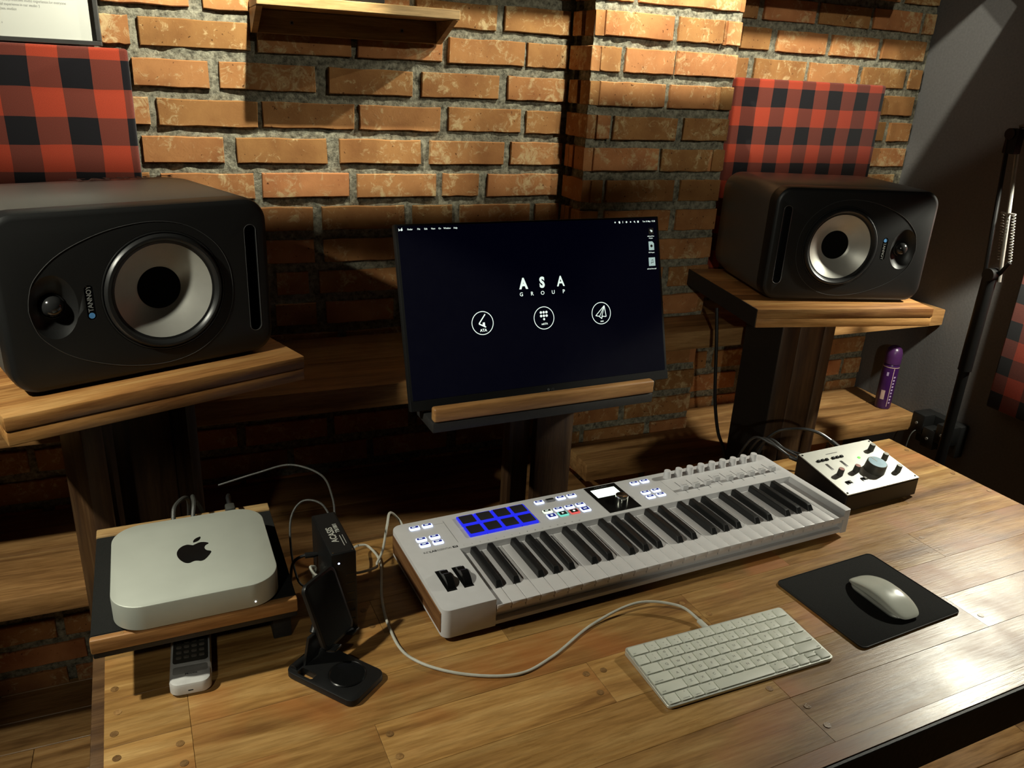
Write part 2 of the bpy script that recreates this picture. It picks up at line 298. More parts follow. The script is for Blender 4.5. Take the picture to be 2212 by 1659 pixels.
def rrect(w, d, r, n=6):
    P = []
    for cx, cy, a0 in ((w/2-r, d/2-r, 0), (-w/2+r, d/2-r, 90), (-w/2+r, -d/2+r, 180), (w/2-r, -d/2+r, 270)):
        for k in range(n+1):
            a = math.radians(a0+90*k/n); P.append((cx+r*math.cos(a), cy+r*math.sin(a)))
    return P
def smooth_path(pts, k=8):
    P = [Vector(p) for p in pts]; out = []
    for i in range(len(P)-1):
        p0, p1, p2, p3 = P[max(i-1, 0)], P[i], P[i+1], P[min(i+2, len(P)-1)]
        for j in range(k):
            t = j/k; out.append(0.5*((2*p1)+(-p0+p2)*t+(2*p0-5*p1+4*p2-p3)*t*t+(-p0+3*p1-3*p2+p3)*t**3))
    out.append(P[-1]); return out
def thing(name, label, cat, loc=(0, 0, 0), rz=0, group=None):
    o = bpy.data.objects.new(name, None); COL.objects.link(o); o.location = loc; o.rotation_euler = (0, 0, rz); o.empty_display_size = 0.05
    return tag(o, label, cat, group)
def tag(o, label, cat, group=None):
    o['label'] = label; o['category'] = cat
    if group: o['group'] = group
    return o
def struct(o): o['kind'] = 'structure'; return o
TM = {}
def text(s, size, mat, parent, loc, rot=(0, 0, 0), name='lettering', align='CENTER', ext=0.0002, bold=0.0, sx=1.0):
    key = (s, align, bold, round(ext/size, 4))
    if key not in TM:
        c = bpy.data.curves.new('t', 'FONT'); c.body = s; c.size = 1; c.align_x = align; c.align_y = 'CENTER'; c.extrude = ext/size; c.offset = bold; c.resolution_u = 3
        t = bpy.data.objects.new('t', c); COL.objects.link(t)
        me = bpy.data.meshes.new_from_object(t.evaluated_get(bpy.context.evaluated_depsgraph_get())); TM[key] = me
        bpy.data.objects.remove(t); bpy.data.curves.remove(c)
    me = TM[key].copy(); me.materials.clear(); me.materials.append(M[mat])
    return link(name, me, parent, loc, rot, (size*sx, size, size))
def light(kind, name, parent, loc, energy, target=None, color=LAMP, size=0.01, angle=1.2, blend=0.3):
    l = bpy.data.lights.new(name, kind); l.energy = energy; l.color = color; l.shadow_soft_size = size
    if kind == 'SPOT': l.spot_size = angle; l.spot_blend = blend
    o = bpy.data.objects.new(name, l); COL.objects.link(o); o.parent = parent; o.location = loc
    if target is not None: o.rotation_euler = (Vector(target)-Vector(loc)).to_track_quat('-Z', 'Y').to_euler()
    return o
def boolean(base, cutters):
    """cut plain mesh objects out of a mesh and return the resulting mesh"""
    for c in cutters:
        md = base.modifiers.new('cut', 'BOOLEAN'); md.operation = 'DIFFERENCE'; md.object = c; md.solver = 'EXACT'
    bpy.context.view_layer.update()
    me = bpy.data.meshes.new_from_object(base.evaluated_get(bpy.context.evaluated_depsgraph_get()))
    base.modifiers.clear(); old = base.data; base.data = me; bpy.data.meshes.remove(old)
    for c in cutters: bpy.data.objects.remove(c)
    me.shade_smooth(); me.set_sharp_from_angle(angle=math.radians(30))
    return base
rnd = random.Random(7)
# ================================================================== THE ROOM
WY, PF, XP0, XP1, XR = 1.84, 1.72, 0.915, 1.312, 2.075      # back wall, pier front, pier sides, right wall
XL, TOPZ, CEIL = -0.85, 1.20, 1.75
PIT, BH, ZA = 0.0740, 0.0525, 0.748                          # course pitch, brick height, top of the reference course
def mortar_grid(name, x0, x1, z0, z1, y):
    nx = int((x1-x0)/0.013)+1; nz = int((z1-z0)/0.009)+1; vs = []; fs = []
    for j in range(nz+1):
        z = z0+(z1-z0)*j/nz
        for i in range(nx+1):
            x = x0+(x1-x0)*i/nx
            d = 0.0074 + 0.0042*noise.noise((x*38, y*9, z*60)) + 0.0028*noise.noise((x*110, 3, z*140))
            vs.append((x, y+max(d, 0.001), z))
    for j in range(nz):
        for i in range(nx):
            a = j*(nx+1)+i; fs.append((a, a+1, a+nx+2, a+nx+1))
    b = len(vs); vs += [(x0, y+0.09, z0), (x1, y+0.09, z0), (x1, y+0.09, z1), (x0, y+0.09, z1)]
    fs.append((b+3, b+2, b+1, b))
    me = bpy.data.meshes.new(name); me.from_pydata(vs, [], fs); me.shade_smooth(); me.materials.append(M['mortar'])
    return struct(link(name, me))
def brick_variant(i):
    r = random.Random(100+i); bm = bmesh.new(); bmesh.ops.create_cube(bm, size=1)
    bmesh.ops.scale(bm, vec=(0.2, 0.05, BH), verts=bm.verts)
    es = [e for e in bm.edges if abs(e.verts[0].co.x-e.verts[1].co.x) > 0.1]
    bmesh.ops.subdivide_edges(bm, edges=es, cuts=4)
    for v in bm.verts:
        v.co.x += r.uniform(-1, 1)*0.0013; v.co.z += r.uniform(-1, 1)*0.0011; v.co.y += r.uniform(-1, 1)*0.0007 if v.co.y < 0 else 0
    ed = [e for e in bm.edges if all(v.co.y < -0.02 for v in e.verts) and len([f for f in e.link_faces if f.normal.y < -0.7]) == 1]
    bmesh.ops.bevel(bm, geom=ed, offset=0.0016, segments=1, affect='EDGES')
    bmesh.ops.recalc_face_normals(bm, faces=bm.faces)
    me = bpy.data.meshes.new('brick'); bm.to_mesh(me); bm.free(); me.materials.append(M['brick']); me.shade_smooth(); me.set_sharp_from_angle(angle=math.radians(40)); return me
BV = [brick_variant(i) for i in range(8)]
def brick(parent, x0, x1, ztop, y, h=BH):
    if x1-x0 < 0.012: return
    o = link('brick', rnd.choice(BV), parent, ((x0+x1)/2, y+0.025+rnd.uniform(-0.0022, 0.0018), ztop-h/2+rnd.uniform(-.001, .001)), (rnd.uniform(-.012, .012), rnd.uniform(-.006, .006), rnd.uniform(-.008, .008)))
    o.scale = ((x1-x0)/0.2*(1 if rnd.random() < .5 else -1), 1, h/BH); return o
def course_rows(): 
    k0 = -int((TOPZ-ZA)/PIT); k1 = int((ZA-FLOOR)/PIT); return range(k0, k1+1)
def ztop(k): return ZA-PIT*k
def px(u, vpix, y): return at_y(u, vpix, y).x
def fill(parent, known, x0, x1, k, y, L=0.195, gap=0.02):
    """known bricks as read from the photograph, running bond beyond them"""
    kn = sorted(known); out = list(kn)
    if kn:
        a = kn[0][0]-gap
        while a-0.03 > x0: out.append((max(a-L, x0), a)); a -= L+gap*rnd.uniform(.8, 1.2)
        b = kn[-1][1]+gap
        while b+0.03 < x1: out.append((b, min(b+L, x1))); b += L+gap*rnd.uniform(.8, 1.2)
    else:
        b = x0-(0.11 if k % 2 else 0.02)-rnd.uniform(0, .03)
        while b < x1-0.02:
            e = b+L*rnd.uniform(.9, 1.08); out.append((max(b, x0), min(e, x1))); b = e+gap*rnd.uniform(.7, 1.3)
    for a, b in out: brick(parent, a, b, ztop(k), y)
# --- left wall of the niche
KN = {-2: (5, [(216, 408), (437, 600), (620, 745), (760, 885), (900, 1076), (1093, 1236)]),
      -1: (80, [(219, 280), (299, 541), (554, 759), (773, 957), (970, 1136), (1142, 1231)]),
      0: (165, [(287, 451), (474, 681), (710, 892), (912, 1080), (1099, 1227)]),
      1: (245, [(120, 324), (341, 557), (567, 766), (777, 952), (970, 1127), (1138, 1213)]),
      2: (320, [(307, 484), (510, 706), (733, 909), (929, 1090), (1104, 1222)]),
      3: (395, [(348, 549), (567, 755), (771, 943), (957, 1035), (1053, 1206)]),
      4: (460, [(480, 677), (695, 874), (892, 977), (994, 1144), (1156, 1212)]),
      5: (535, [(540, 679), (700, 860)]), 6: (600, [(598, 667), (690, 860)]), 7: (670, [(596, 684), (705, 850)])}
wall_back = mortar_grid('wall_back', XL, XP0+0.02, FLOOR, TOPZ, WY)
for k in course_rows():
    v, l = KN.get(k, (0, []))
    fill(wall_back, [(px(a, v, WY), min(px(b, v, WY), XP0-0.002)) for a, b in l], XL, XP0-0.002, k, WY)
# --- brick pier in front of it, with its side face
KP = {-3: (5, [(1310, 1370), (1380, 1605)]), -2: (60, [(1307, 1456), (1468, 1566), (1573, 1606)]), -1: (135, [(1298, 1342), (1351, 1458), (1463, 1596)]),
      0: (208, [(1295, 1438), (1447, 1545), (1557, 1583)]), 1: (275, [(1289, 1317), (1326, 1463), (1477, 1575)]), 2: (345, [(1282, 1422), (1429, 1532), (1539, 1566)]),
      3: (412, [(1276, 1300), (1310, 1456), (1470, 1556)])}
wall_pier = mortar_grid('wall_pier', XP0, XP1, FLOOR, TOPZ, PF)
me = MB(); me.box(XP0+0.012, XP1-0.010, PF+0.02, WY+0.02, FLOOR, TOPZ); core = me.build('mortar_core', 'mortar', wall_pier)
for k in course_rows():
    v, l = KP.get(k, (0, []))
    kn = [(max(px(a, v, PF), XP0), min(px(b, v, PF), XP1)) for a, b in l]
    if not kn:
        kn = [(XP0, XP0+0.165), (XP0+0.185, XP1-0.02)] if k % 2 else [(XP0, XP0+0.045), (XP0+0.065, XP0+0.255), (XP0+0.275, XP1)]
    fill(wall_pier, kn, XP0, XP1, k, PF)
    sides = [(PF+0.004, WY-0.006)] if k % 2 else [(PF+0.004, PF+0.052), (PF+0.068, WY-0.008)]
    for sx, rz in ((XP0, -PI/2), (XP1, PI/2)):
        for a, b in sides:
            o = link('brick', rnd.choice(BV), wall_pier, (sx+(0.024 if rz < 0 else -0.024)+rnd.uniform(-.002, .002), (a+b)/2, ztop(k)-BH/2), (rnd.uniform(-.01, .01), 0, rz)); o.scale = ((b-a)/0.2, 1, 1)
# --- alcove between the pier and the right wall
KA = {-3: (25, [(1653, 1765), (1774, 1886), (1893, 1994)]), -2: (90, [(1602, 1664), (1680, 1788), (1799, 1900), (1911, 2003)]), -1: (155, [(1628, 1740), (1749, 1854), (1866, 1959), (1969, 1994)]),
      0: (222, [(1911, 1973)]), 1: (277, [(1886, 1913), (1923, 1968)]), 2: (327, [(1886, 1957)])}
wall_alcove = mortar_grid('wall_alcove', XP1-0.02, XR+0.01, FLOOR, TOPZ, WY)
for k in course_rows():
    v, l = KA.get(k, (0, []))
    fill(wall_alcove, [(px(a, v, WY), px(b, v, WY)) for a, b in l], XP1+0.002, XR-0.004, k, WY)
# upper wall band above the bricks in view, painted right wall, ceiling
struct(MB().box(XL, XR, WY+0.01, WY+0.10, TOPZ, CEIL).build('wall_upper', 'mortar'))
struct(MB().box(XR, XR+0.1, -2.9, WY+0.1, FLOOR, CEIL).build('wall_right', 'darkpaint'))
struct(MB().box(XL-0.6, XR+0.1, -2.9, WY+0.1, CEIL, CEIL+0.08).build('ceiling', 'ceil'))
# --- floor of narrow boards
floor = struct(MB().box(XL-0.6, XR+0.1, -2.9, WY+0.1, FLOOR-0.08, FLOOR-0.012).build('floor', 'desk_edge'))
PL = [MB().bbox(-l/2, l/2, -0.0485, 0.0485, -0.012, 0, 0.0012, 1).mesh('floor_plank') for l in (0.62, 0.74, 0.86)]
for me in PL: me.materials.append(M['floor'])
y = WY+0.045; r = 0
while y > -0.2:
    x = XL-0.4-rnd.uniform(0, .5)
    while x < XR:
        i = rnd.randrange(3); l = (0.62, 0.74, 0.86)[i]
        if y > 0.9 and x > 0.5 and x+l < 1.3: x += l; continue
        link('floor_plank', PL[i], floor, (x+l/2, y, FLOOR)); x += l+0.0012
    y -= 0.0985; r += 1
# ================================================================== PLANK SHELVES ALONG THE WALL
def plank(name, label, polys, z0, z1):
    t = thing(name, label, 'shelf', (0, 0, z0))
    for x0, x1, y0, y1 in polys: MB().bbox(x0, x1, y0, y1, 0, z1-z0, 0.003, 2).build('board', 'shelf', t)
    return t
plank('wall_plank', 'long teak plank on brick just under the loudspeaker beside the grey wall', [(XP0+0.004, XR-0.002, 1.580, PF-0.006), (XP1+0.004, XR-0.002, PF-0.005, WY-0.006)], 0.124, 0.172)
plank('wall_plank', 'low teak plank behind the desk carrying the purple spray can', [(XP0+0.004, XR-0.002, 1.587, PF-0.006), (XP1+0.004, XR-0.002, PF-0.005, WY-0.006)], -0.216, -0.167)
plank('wall_plank', 'shadowed upper teak plank on brick behind the loudspeaker stand by the silver computer', [(XL, XP0-0.006, 1.500, 1.66), (XL, XP0-0.006, 1.661, WY-0.006)], 0.095, 0.145)
plank('wall_plank', 'low teak plank on the brick wall near the floor, behind the silver computer', [(XL, XP0-0.006, 1.500, 1.66), (XL, XP0-0.006, 1.661, WY-0.006)], -0.262, -0.215)
# ================================================================== DESK
DX, DY, DYAW = -0.118, 0.476, 0.040
desk = thing('desk', 'large desk of oiled teak boards with a black front edge', 'desk', (DX, DY, FLOOR), DYAW)
ZT = -FLOOR
DW, DD = 1.652, 0.667
rows = [(0, 0.024)] + [(0.024+0.0804*i, 0.024+0.0804*(i+1)) for i in range(8)]
joints = [[0.62, 1.28], [0.42, 0.819, 1.36], [0.821, 1.22], [0.30, 0.60, 1.02], [0.095, 0.819, 1.33], [0.095, 0.52, 1.046], [0.36, 0.93, 1.43], [0.14, 0.70, 1.25], [0.45, 1.10, 1.50]]
for i, (y0, y1) in enumerate(rows):
    xs = [0]+joints[i]+[DW]
    for a, b in zip(xs[:-1], xs[1:]):
        dz = rnd.uniform(-0.0002, 0.0002)
        MB().bbox(-(b-a)/2+0.0002, (b-a)/2-0.0002, -(y1-y0)/2+0.0001, (y1-y0)/2-0.0001, -0.024, 0, 0.00028, 1).build('board', 'desk', desk, ((a+b)/2, (y0+y1)/2, ZT+dz))
        if i:
            for xx in (a+0.013, b-0.013):
                for yy in (y0+0.022, y1-0.022):
                    if rnd.random() < (0.1 if 0.2 < xx < 0.7 and abs(xx-0.82) > .03 else 0.45): continue
                    MB().cyl(0.0048, -0.004, 0.0004, 16).build('plug', 'plug', desk, (xx+rnd.uniform(-.002, .002), yy+rnd.uniform(-.003, .003), ZT))
MB().bbox(-0.001, DW+0.001, -0.0052, -0.0002, -0.070, -0.0008, 0.0008, 1).build('front_rail', 'blackwood', desk, (0, 0, ZT))
MB().bbox(0.0, DW, DD-0.03, DD-0.004, -0.070, -0.0245, 0.002).build('back_rail', 'blackwood', desk, (0, 0, ZT))
MB().bbox(-0.018, 0.012, 0.0, DD-0.02, -0.085, -0.0245, 0.002).build('side_rail', 'desk_edge', desk, (0, 0, ZT))
MB().bbox(DW-0.04, DW, 0.03, DD-0.03, -0.085, -0.0245, 0.002).build('side_rail', 'desk_edge', desk, (0, 0, ZT))
for lx in (0.0, DW-0.06):
    for ly in (0.035, DD-0.09): MB().bbox(lx, lx+0.06, ly, ly+0.06, 0, ZT-0.086, 0.003).build('leg', 'blackwood', desk)
# ================================================================== LOUDSPEAKER STANDS
def spk_stand(name, label, loc, yaw, posts, shade_side=False):
    t = thing(name, label, 'speaker stand', (loc[0], loc[1], FLOOR), yaw, 'timber loudspeaker stands'); z = loc[2]-FLOOR
    PWd, PD = 0.441, 0.385
    for k in range(3):
        MB().bbox(0, PWd, PD*k/3+.0003, PD*(k+1)/3-.0003, -0.021, 0, 0.0018).build('top_board', 'plate', t, (0, 0, z))
    MB().bbox(0.0005, PWd-.0005, 0.001, PD, -0.0425, -0.0212, 0.002).build('lower_board', 'plate', t, (0, 0, z))
    for x0, x1, y0, y1 in posts: MB().bbox(x0, x1, y0, y1, 0, z-0.043, 0.003).build('post_board', 'post', t)
    x0 = min(p[0] for p in posts); x1 = max(p[1] for p in posts); y1 = max(p[3] for p in posts)
    MB().bbox(x0-0.05, x1+0.05, 0.05, y1+0.03, 0, 0.03, 0.003).build('foot', 'post', t)
    if shade_side:  # thin black sheets stand in for the shade on the left faces
        MB().box(x0-0.0015, x0-0.0002, 0.0602, y1-0.001, 0.03, z-0.0435).build('side_shade', 'blackwood', t); MB().box(-0.0016, -0.0002, 0.002, PD, -0.042, -0.0005).build('edge_shade', 'blackwood', t, (0, 0, z))
    return t
LSY, RSY = 0.343, -0.205
spk_stand('speaker_stand', 'teak topped loudspeaker stand with an open boxed post, behind the silver computer', (-0.2303, 1.1422, 0.2955), LSY, [(0.101, 0.132, 0.06, 0.20), (0.1325, 0.150, 0.075, 0.20), (0.1505, 0.256, 0.13, 0.15), (0.257, 0.274, 0.06, 0.20)])
spk_stand('speaker_stand', 'teak topped loudspeaker stand with a solid dark post, behind the audio interface', (1.1703, 1.3405, 0.2985), RSY, [(0.105, 0.150, 0.06, 0.23), (0.1505, 0.212, 0.062, 0.23), (0.2125, 0.241, 0.06, 0.23)], True)
# ================================================================== LOUDSPEAKERS
def egg():
    """outline drawn round woofer and tweeter (x from the tweeter end, z about the middle)"""
    U = [(0.0350, 0.000), (0.0385, 0.021), (0.0480, 0.043), (0.0760, 0.070), (0.1150, 0.090), (0.1620, 0.104), (0.2150, 0.1085), (0.2620, 0.098), (0.3000, 0.070), (0.3190, 0.036), (0.3240, 0.000)]
    P = U+[(x, -z) for x, z in U[-2:0:-1]]
    return [(p.x, p.y) for p in smooth_path([(x, z, 0) for x, z in P+[P[0]]], 5)[:-1]]
def speaker(label, loc, yaw, mir):
    """built lying on its side: width x, height z, front at y = 0"""
    t = thing('loudspeaker', label, 'loudspeaker', loc, yaw, 'studio loudspeakers lying on their sides')
    SW, SH, SD = 0.390, 0.254, 0.322
    fx = (lambda x: SW-x) if mir else (lambda x: x)
    TY = Matrix.Translation((SW/2, 0, SH/2)) @ Matrix.Rotation(PI/2, 4, 'X')          # local z of a slab -> -y
    cab = MB(); R = []
    for y, i, rr in ((0.0335, 0.0015, 0.036), (0.036, 0, 0.038), (0.25, 0, 0.040), (0.308, 0.004, 0.042), (0.322, 0.014, 0.040)):
        R.append([(x, z, -y) for x, z in rrect(SW-2*i, SH-2*i, rr, 8)])
    cab.loft(R, TY).build('cabinet', 'cabinet', t)
    b = MB(); R = []
    for y, i, rr in ((0.033, 0.0, 0.037), (0.010, 0.0006, 0.036), (0.004, 0.0025, 0.034), (0.001, 0.006, 0.031), (0.0, 0.010, 0.028)):
        R.append([(x, z, -y) for x, z in rrect(SW-2*i, SH-2*i, rr, 8)])
    baf = b.loft(R, TY).build('baffle', 'baffle', t)
    bpy.context.view_layer.update(); mw = t.matrix_world
    def cutter(mb): o = mb.build('cutter', 'rubber', t); return o
    wx, wz = fx(0.2195), 0.124; tx, tz = fx(0.0665), 0.122
    RY = Matrix.Rotation(PI/2, 4, 'X')
    c1 = cutter(MB().cyl(0.0915, -0.030, 0.05, 64, Matrix.Translation((wx, 0, wz)) @ RY))
    ring = [[(r*0.0310*math.cos(2*PI*i/40), r*0.0455*math.sin(2*PI*i/40), z) for i in range(40)] for r, z in ((0.40, -0.0105), (0.54, -0.0100), (0.80, -0.0055), (1.0, 0.0), (1.02, 0.01))]
    c2 = cutter(MB().loft(ring, Matrix.Translation((tx, 0, tz)) @ RY))
    sl = [(x, z) for x, z in rrect(0.019, 0.174, 0.0094, 8)]
    c3 = cutter(MB().prism(sl, -0.031, 0.02, Matrix.Translation((fx(0.359), 0, 0.1255)) @ RY))
    c4 = cutter(MB().prism(rrect(0.0125, 0.051, 0.006, 6), -0.0022, 0.02, Matrix.Translation((fx(0.1135), 0, 0.122)) @ RY))
    boolean(baf, [c1, c2, c3, c4])
    TW = Matrix.Translation((wx, 0, wz)) @ RY
    wf = MB().lathe([(0.0912, -0.028), (0.0912, -0.001), (0.0905, 0.0006), (0.0890, 0.0008), (0.0880, -0.0004), (0.0878, -0.0010), (0.0862, 0.0028), (0.0835, 0.0052), (0.0805, 0.0052), (0.0775, 0.0028), (0.0755, -0.001), (0.0722, -0.0018), (0.0715, -0.006)], 64, TW, cap=False).build('woofer_surround', 'rubber', t)
    MB().lathe([(0.0722, -0.0022), (0.060, -0.0085), (0.048, -0.0155), (0.038, -0.0225), (0.031, -0.0275), (0.020, -0.0285)], 64, TW, cap=False).build('woofer_cone', 'cone', t)
    MB().lathe([(0.0325, -0.0262), (0.030, -0.0268), (0.022, -0.0282), (0.012, -0.0291), (0.001, -0.0294)], 48, TW).build('dust_cap', 'cap', t)
    MB().lathe([(0.0915, -0.0305), (0.0915, -0.0300), (0.001, -0.0300)], 48, TW).build('basket', 'cap', t)
    TT = Matrix.Translation((tx, 0, tz)) @ RY
    MB().lathe([(0.0168, -0.0105), (0.0174, -0.0085), (0.0166, -0.0078), (0.0150, -0.0090)], 40, TT, cap=False).build('tweeter_ring', 'rubber', t)
    MB().lathe([(0.0154, -0.0100), (0.0146, -0.0055), (0.0123, -0.0015), (0.0086, 0.0018), (0.0045, 0.0034), (0.0004, 0.0038)], 40, TT).build('tweeter_dome', 'dome', t)
    P = egg(); mb = MB(); mb.tube([(fx(x), -0.0002, 0.121+z) for x, z in P]+[(fx(P[0][0]), -0.0002, 0.121+P[0][1])], 0.00050, 6); mb.build('trim_line', 'line', t)
    tl = [(fx(0.359)+x, 0.0003, 0.1255+z) for x, z in rrect(0.0195, 0.1745, 0.0096, 8)]; MB().tube(tl+[tl[0]], 0.0007, 6).build('port_rim', 'line', t)
    MB().prism(rrect(0.018, 0.172, 0.0088, 8), -0.0318, -0.0310, Matrix.Translation((fx(0.359), 0, 0.1255)) @ RY).build('port_back', 'cap', t)
    bd = MB().prism(rrect(0.0115, 0.050, 0.0055, 6), -0.0024, -0.0012, Matrix.Translation((fx(0.1135), 0, 0.122)) @ RY).build('badge', 'gloss', t)
    sgn = -1 if mir else 1
    text('TANNOY', 0.0094, 'silver', bd, (fx(0.1135), 0.0009, 0.122+sgn*0.0055), (PI/2, -sgn*PI/2, 0), sx=0.96, bold=0.015)
    MB().cyl(0.0042, -0.0014, -0.0006, 20, Matrix.Translation((fx(0.1135), 0, 0.122-sgn*0.0192)) @ RY).build('emblem', 'tag_blue', bd)
    if not mir: text('TANNOY', 0.036, 'printred', t, (0.186, 0.284, SH+0.0001), (0, 0, 0), ext=0.00015, bold=0.03, sx=1.12, align='LEFT', name='printed_lettering')
    for qx in (0.06, SW-0.06):
        for qy in (0.05, 0.24): MB().cyl(0.008, -0.003, 0.001, 12).build('foot', 'rubber', t, (qx, qy, 0))
    return t
speaker('black loudspeaker lying on the stand above the silver computer, below the picture frame', (-0.2232, 1.1986, 0.2990), 0.3497, False)
speaker('black loudspeaker lying on the stand beside the dark grey wall', (1.2232, 1.4004, 0.3020), -0.2659, True)
# ================================================================== MONITOR ON ITS TIMBER EASEL
MX, MY, MZ, MYAW, TILT = 0.3519, 1.2282, 0.1978, 0.0409, 0.2994
mon = thing('monitor', 'black computer monitor showing white letters and round icons', 'monitor', (MX, MY, MZ), MYAW)
TI = Matrix.Rotation(-TILT, 4, 'X')                                # leans back
def onscr(x, h, lift=0.0): return TI @ Vector((x, -lift, h))
RS = (PI/2-TILT, 0, 0)
MB().bbox(0, 0.540, 0.0, 0.014, 0, 0.323, 0.002, 2, TI).build('housing', 'bezel', mon)
MB().bbox(0.12, 0.42, 0.0142, 0.040, 0.03, 0.22, 0.008, 3, TI).build('back_cover', 'plastic', mon)
scr = MB().box(0.0055, 0.5345, -0.0006, 0.0002, 0.0190, 0.3195, TI).build('screen', 'screenbg', mon)
tr = MB().bbox(0, 0.540, -0.0012, 0.0, 0.0005, 0.0185, 0.0005, 1, TI).build('lower_bezel', 'bezel', mon)
text('LG', 0.0058, 'logo_grey', tr, onscr(0.278, 0.0093, 0.0014), RS); MB().cyl(0.0026, 0.0012, 0.0016, 20, Matrix.Translation(onscr(0.2695, 0.0093)) @ Matrix.Rotation(PI/2-TILT, 4, 'X')).build('emblem', 'logo_grey', tr)
SL = 0.0009
def st(s, x, h, size, mat='glow', **k): return text(s, size, mat, scr, onscr(x, h, SL), RS, name='screen_text', ext=0.00005, **k)
for ch, x, bo in (('A', 0.2342, 0.045), ('S', 0.2725, 0.045), ('A', 0.3115, 0.02)): st(ch, x, 0.2080, 0.0265, bold=bo, sx=0.85)
for ch, x in zip('GROUP', (0.2286, 0.2505, 0.2722, 0.2945, 0.3166)): st(ch, x, 0.1893, 0.0098, bold=0.012)
def ring(x, h, r, w, name='icon_ring'):
    T = TI @ Matrix.Translation((x, -SL, h)) @ Matrix.Rotation(PI/2, 4, 'X')
    n = 48; vs = [((r+s*w/2)*math.cos(2*PI*i/n), (r+s*w/2)*math.sin(2*PI*i/n), z) for z in (0, 0.0001) for s in (-1, 1) for i in range(n)]
    fs = [(2*n+i, 2*n+(i+1) % n, 3*n+(i+1) % n, 3*n+i) for i in range(n)]
    return MB().add(vs, fs, T).build(name, 'glow', scr)
def glyph(polys, x, h, name='icon_mark', mat='glow'):
    mb = MB(); T = TI @ Matrix.Translation((x, -SL, h)) @ Matrix.Rotation(PI/2, 4, 'X')
    for P in polys: mb.prism(P, 0, 0.0001, T)
    return mb.build(name, mat, scr)
def stroke(p, q, w):
    a = Vector(p); b = Vector(q); d = (b-a).normalized(); n = Vector((-d.y, d.x))*w/2
    return [tuple(a-n), tuple(b-n), tuple(b+n), tuple(a+n)]
def disc(x, y, r, n=14): return [(x+r*math.cos(2*PI*i/n), y+r*math.sin(2*PI*i/n)) for i in range(n)]
for x, h in ((0.1475, 0.1437), (0.2713, 0.1432), (0.3949, 0.1428)): ring(x, h, 0.0206, 0.0013)
glyph([stroke((0.006, 0.0155), (-0.0072, -0.001), 0.0020), stroke((-0.0072, -0.001), (0.006, -0.0078), 0.0022), [(-0.0005, -0.0040), (0.0005, 0.001), (0.0042, 0.001), (0.0046, -0.0055)]], 0.1475, 0.1437)
st('ATA', 0.1482, 0.1305, 0.0068, bold=0.03)
glyph([disc(dx, dy, 0.0024) for dx in (-0.0058, 0, 0.0058) for dy in (0.0105, 0.0040)]+[disc(0, -0.0022, 0.0021)], 0.2713, 0.1432)
st('sekTA', 0.2718, 0.1322, 0.0050, bold=0.02)
PLN = [(0.0075, 0.0140), (-0.0125, -0.0040), (-0.0055, -0.0055), (0.0005, -0.0105), (0.0015, -0.0060), (0.0105, -0.0072)]
glyph([stroke(PLN[i], PLN[(i+1) % 6], 0.0014) for i in range(6)]+[stroke((0.0070, 0.0125), (-0.0040, -0.0055), 0.0012), stroke((0.0075, 0.0130), (0.0008, -0.0065), 0.0012)], 0.3949, 0.1428)
st('atat', 0.3955, 0.1275, 0.0046, bold=0.02)
HM = 0.3135
glyph([[(-0.0016, 0.003), (-0.0016, -0.002), (0.0, -0.0008), (0.0016, -0.0010)]], 0.0088, HM-.0006); 
for s, x in (('Finder', 0.0275), ('File', 0.0432), ('Edit', 0.0560), ('View', 0.0694), ('Go', 0.0815), ('Window', 0.0952), ('Help', 0.1108)): st(s, x, HM, 0.0041, bold=0.012, sx=0.92)
glyph([disc(0, -0.0003, 0.0019, 12), stroke((0.0002, 0.0019), (0.0012, 0.0030), 0.0009)], 0.0125, HM)
glyph([disc(0.0, 0, .0014), disc(.0095, .0004, .0018), disc(.0100, -.0010, .0015), stroke((.0175, -.0018), (.0175, .0020), .0009), disc(.0258, 0, .0018), disc(.0352, 0, .0014), disc(.0440, .0004, .0014), stroke((.0446, -.0004), (.0458, -.0018), .0008), [(.0508, -.0018), (.0540, -.0018), (.0540, .0018), (.0508, .0018)]], 0.4390, HM)
st('Tue 13 May  17.33', 0.5165, HM, 0.0039, bold=0.012)
glyph([[(-.0055, -.0062), (.0055, -.0062), (.0055, .0062), (-.0055, .0062)]], 0.5205, 0.2945, 'file_icon', 'meter'); glyph([disc(.001, 0, .0022), disc(-.0015, .0018, .0012)], 0.5205, 0.2945, 'icon_mark')
st('wild and free', 0.5190, 0.2847, 0.0030, bold=0.012); st('Project', 0.5190, 0.2808, 0.0030, bold=0.012)
glyph([[(-.0062, -.0085), (.0062, -.0085), (.0062, .0045), (.0025, .0085), (-.0062, .0085)]], 0.5192, 0.2660, 'file_icon', 'glow_dim'); st('193 Project', 0.5185, 0.2529, 0.0030, bold=0.012)
glyph([[(-.0075, -.0082), (.0075, -.0082), (.0075, .0082), (-.0075, .0082)]], 0.5185, 0.2350, 'file_icon', 'glow_dim'); st('wild and free.mp3', 0.5170, 0.2212, 0.0030, bold=0.012)
g = glyph([disc(0, .0005, .0028)], 0.5192, 0.2652, 'icon_mark', 'meter'); g.location.y -= .0002
g = glyph([disc(-.0016, -.0025, .0010), disc(.0018, -.0018, .0010), stroke((-.0007, -.0025), (-.0007, .003), .0006), stroke((.0027, -.0018), (.0027, .0036), .0006), stroke((-.0007, .003), (.0027, .0036), .0010)], 0.5185, 0.2352, 'icon_mark', 'meter'); g.location.y -= .0002
ea = thing('monitor_easel', 'timber easel with a teak lip holding the monitor', 'easel', (MX, MY, FLOOR), MYAW); ez = -FLOOR
MB().bbox(0.026, 0.474, -0.047, -0.030, 0.1930, 0.2190, 0.004, 3).build('front_lip', 'traywood', ea, (0, 0, ez))
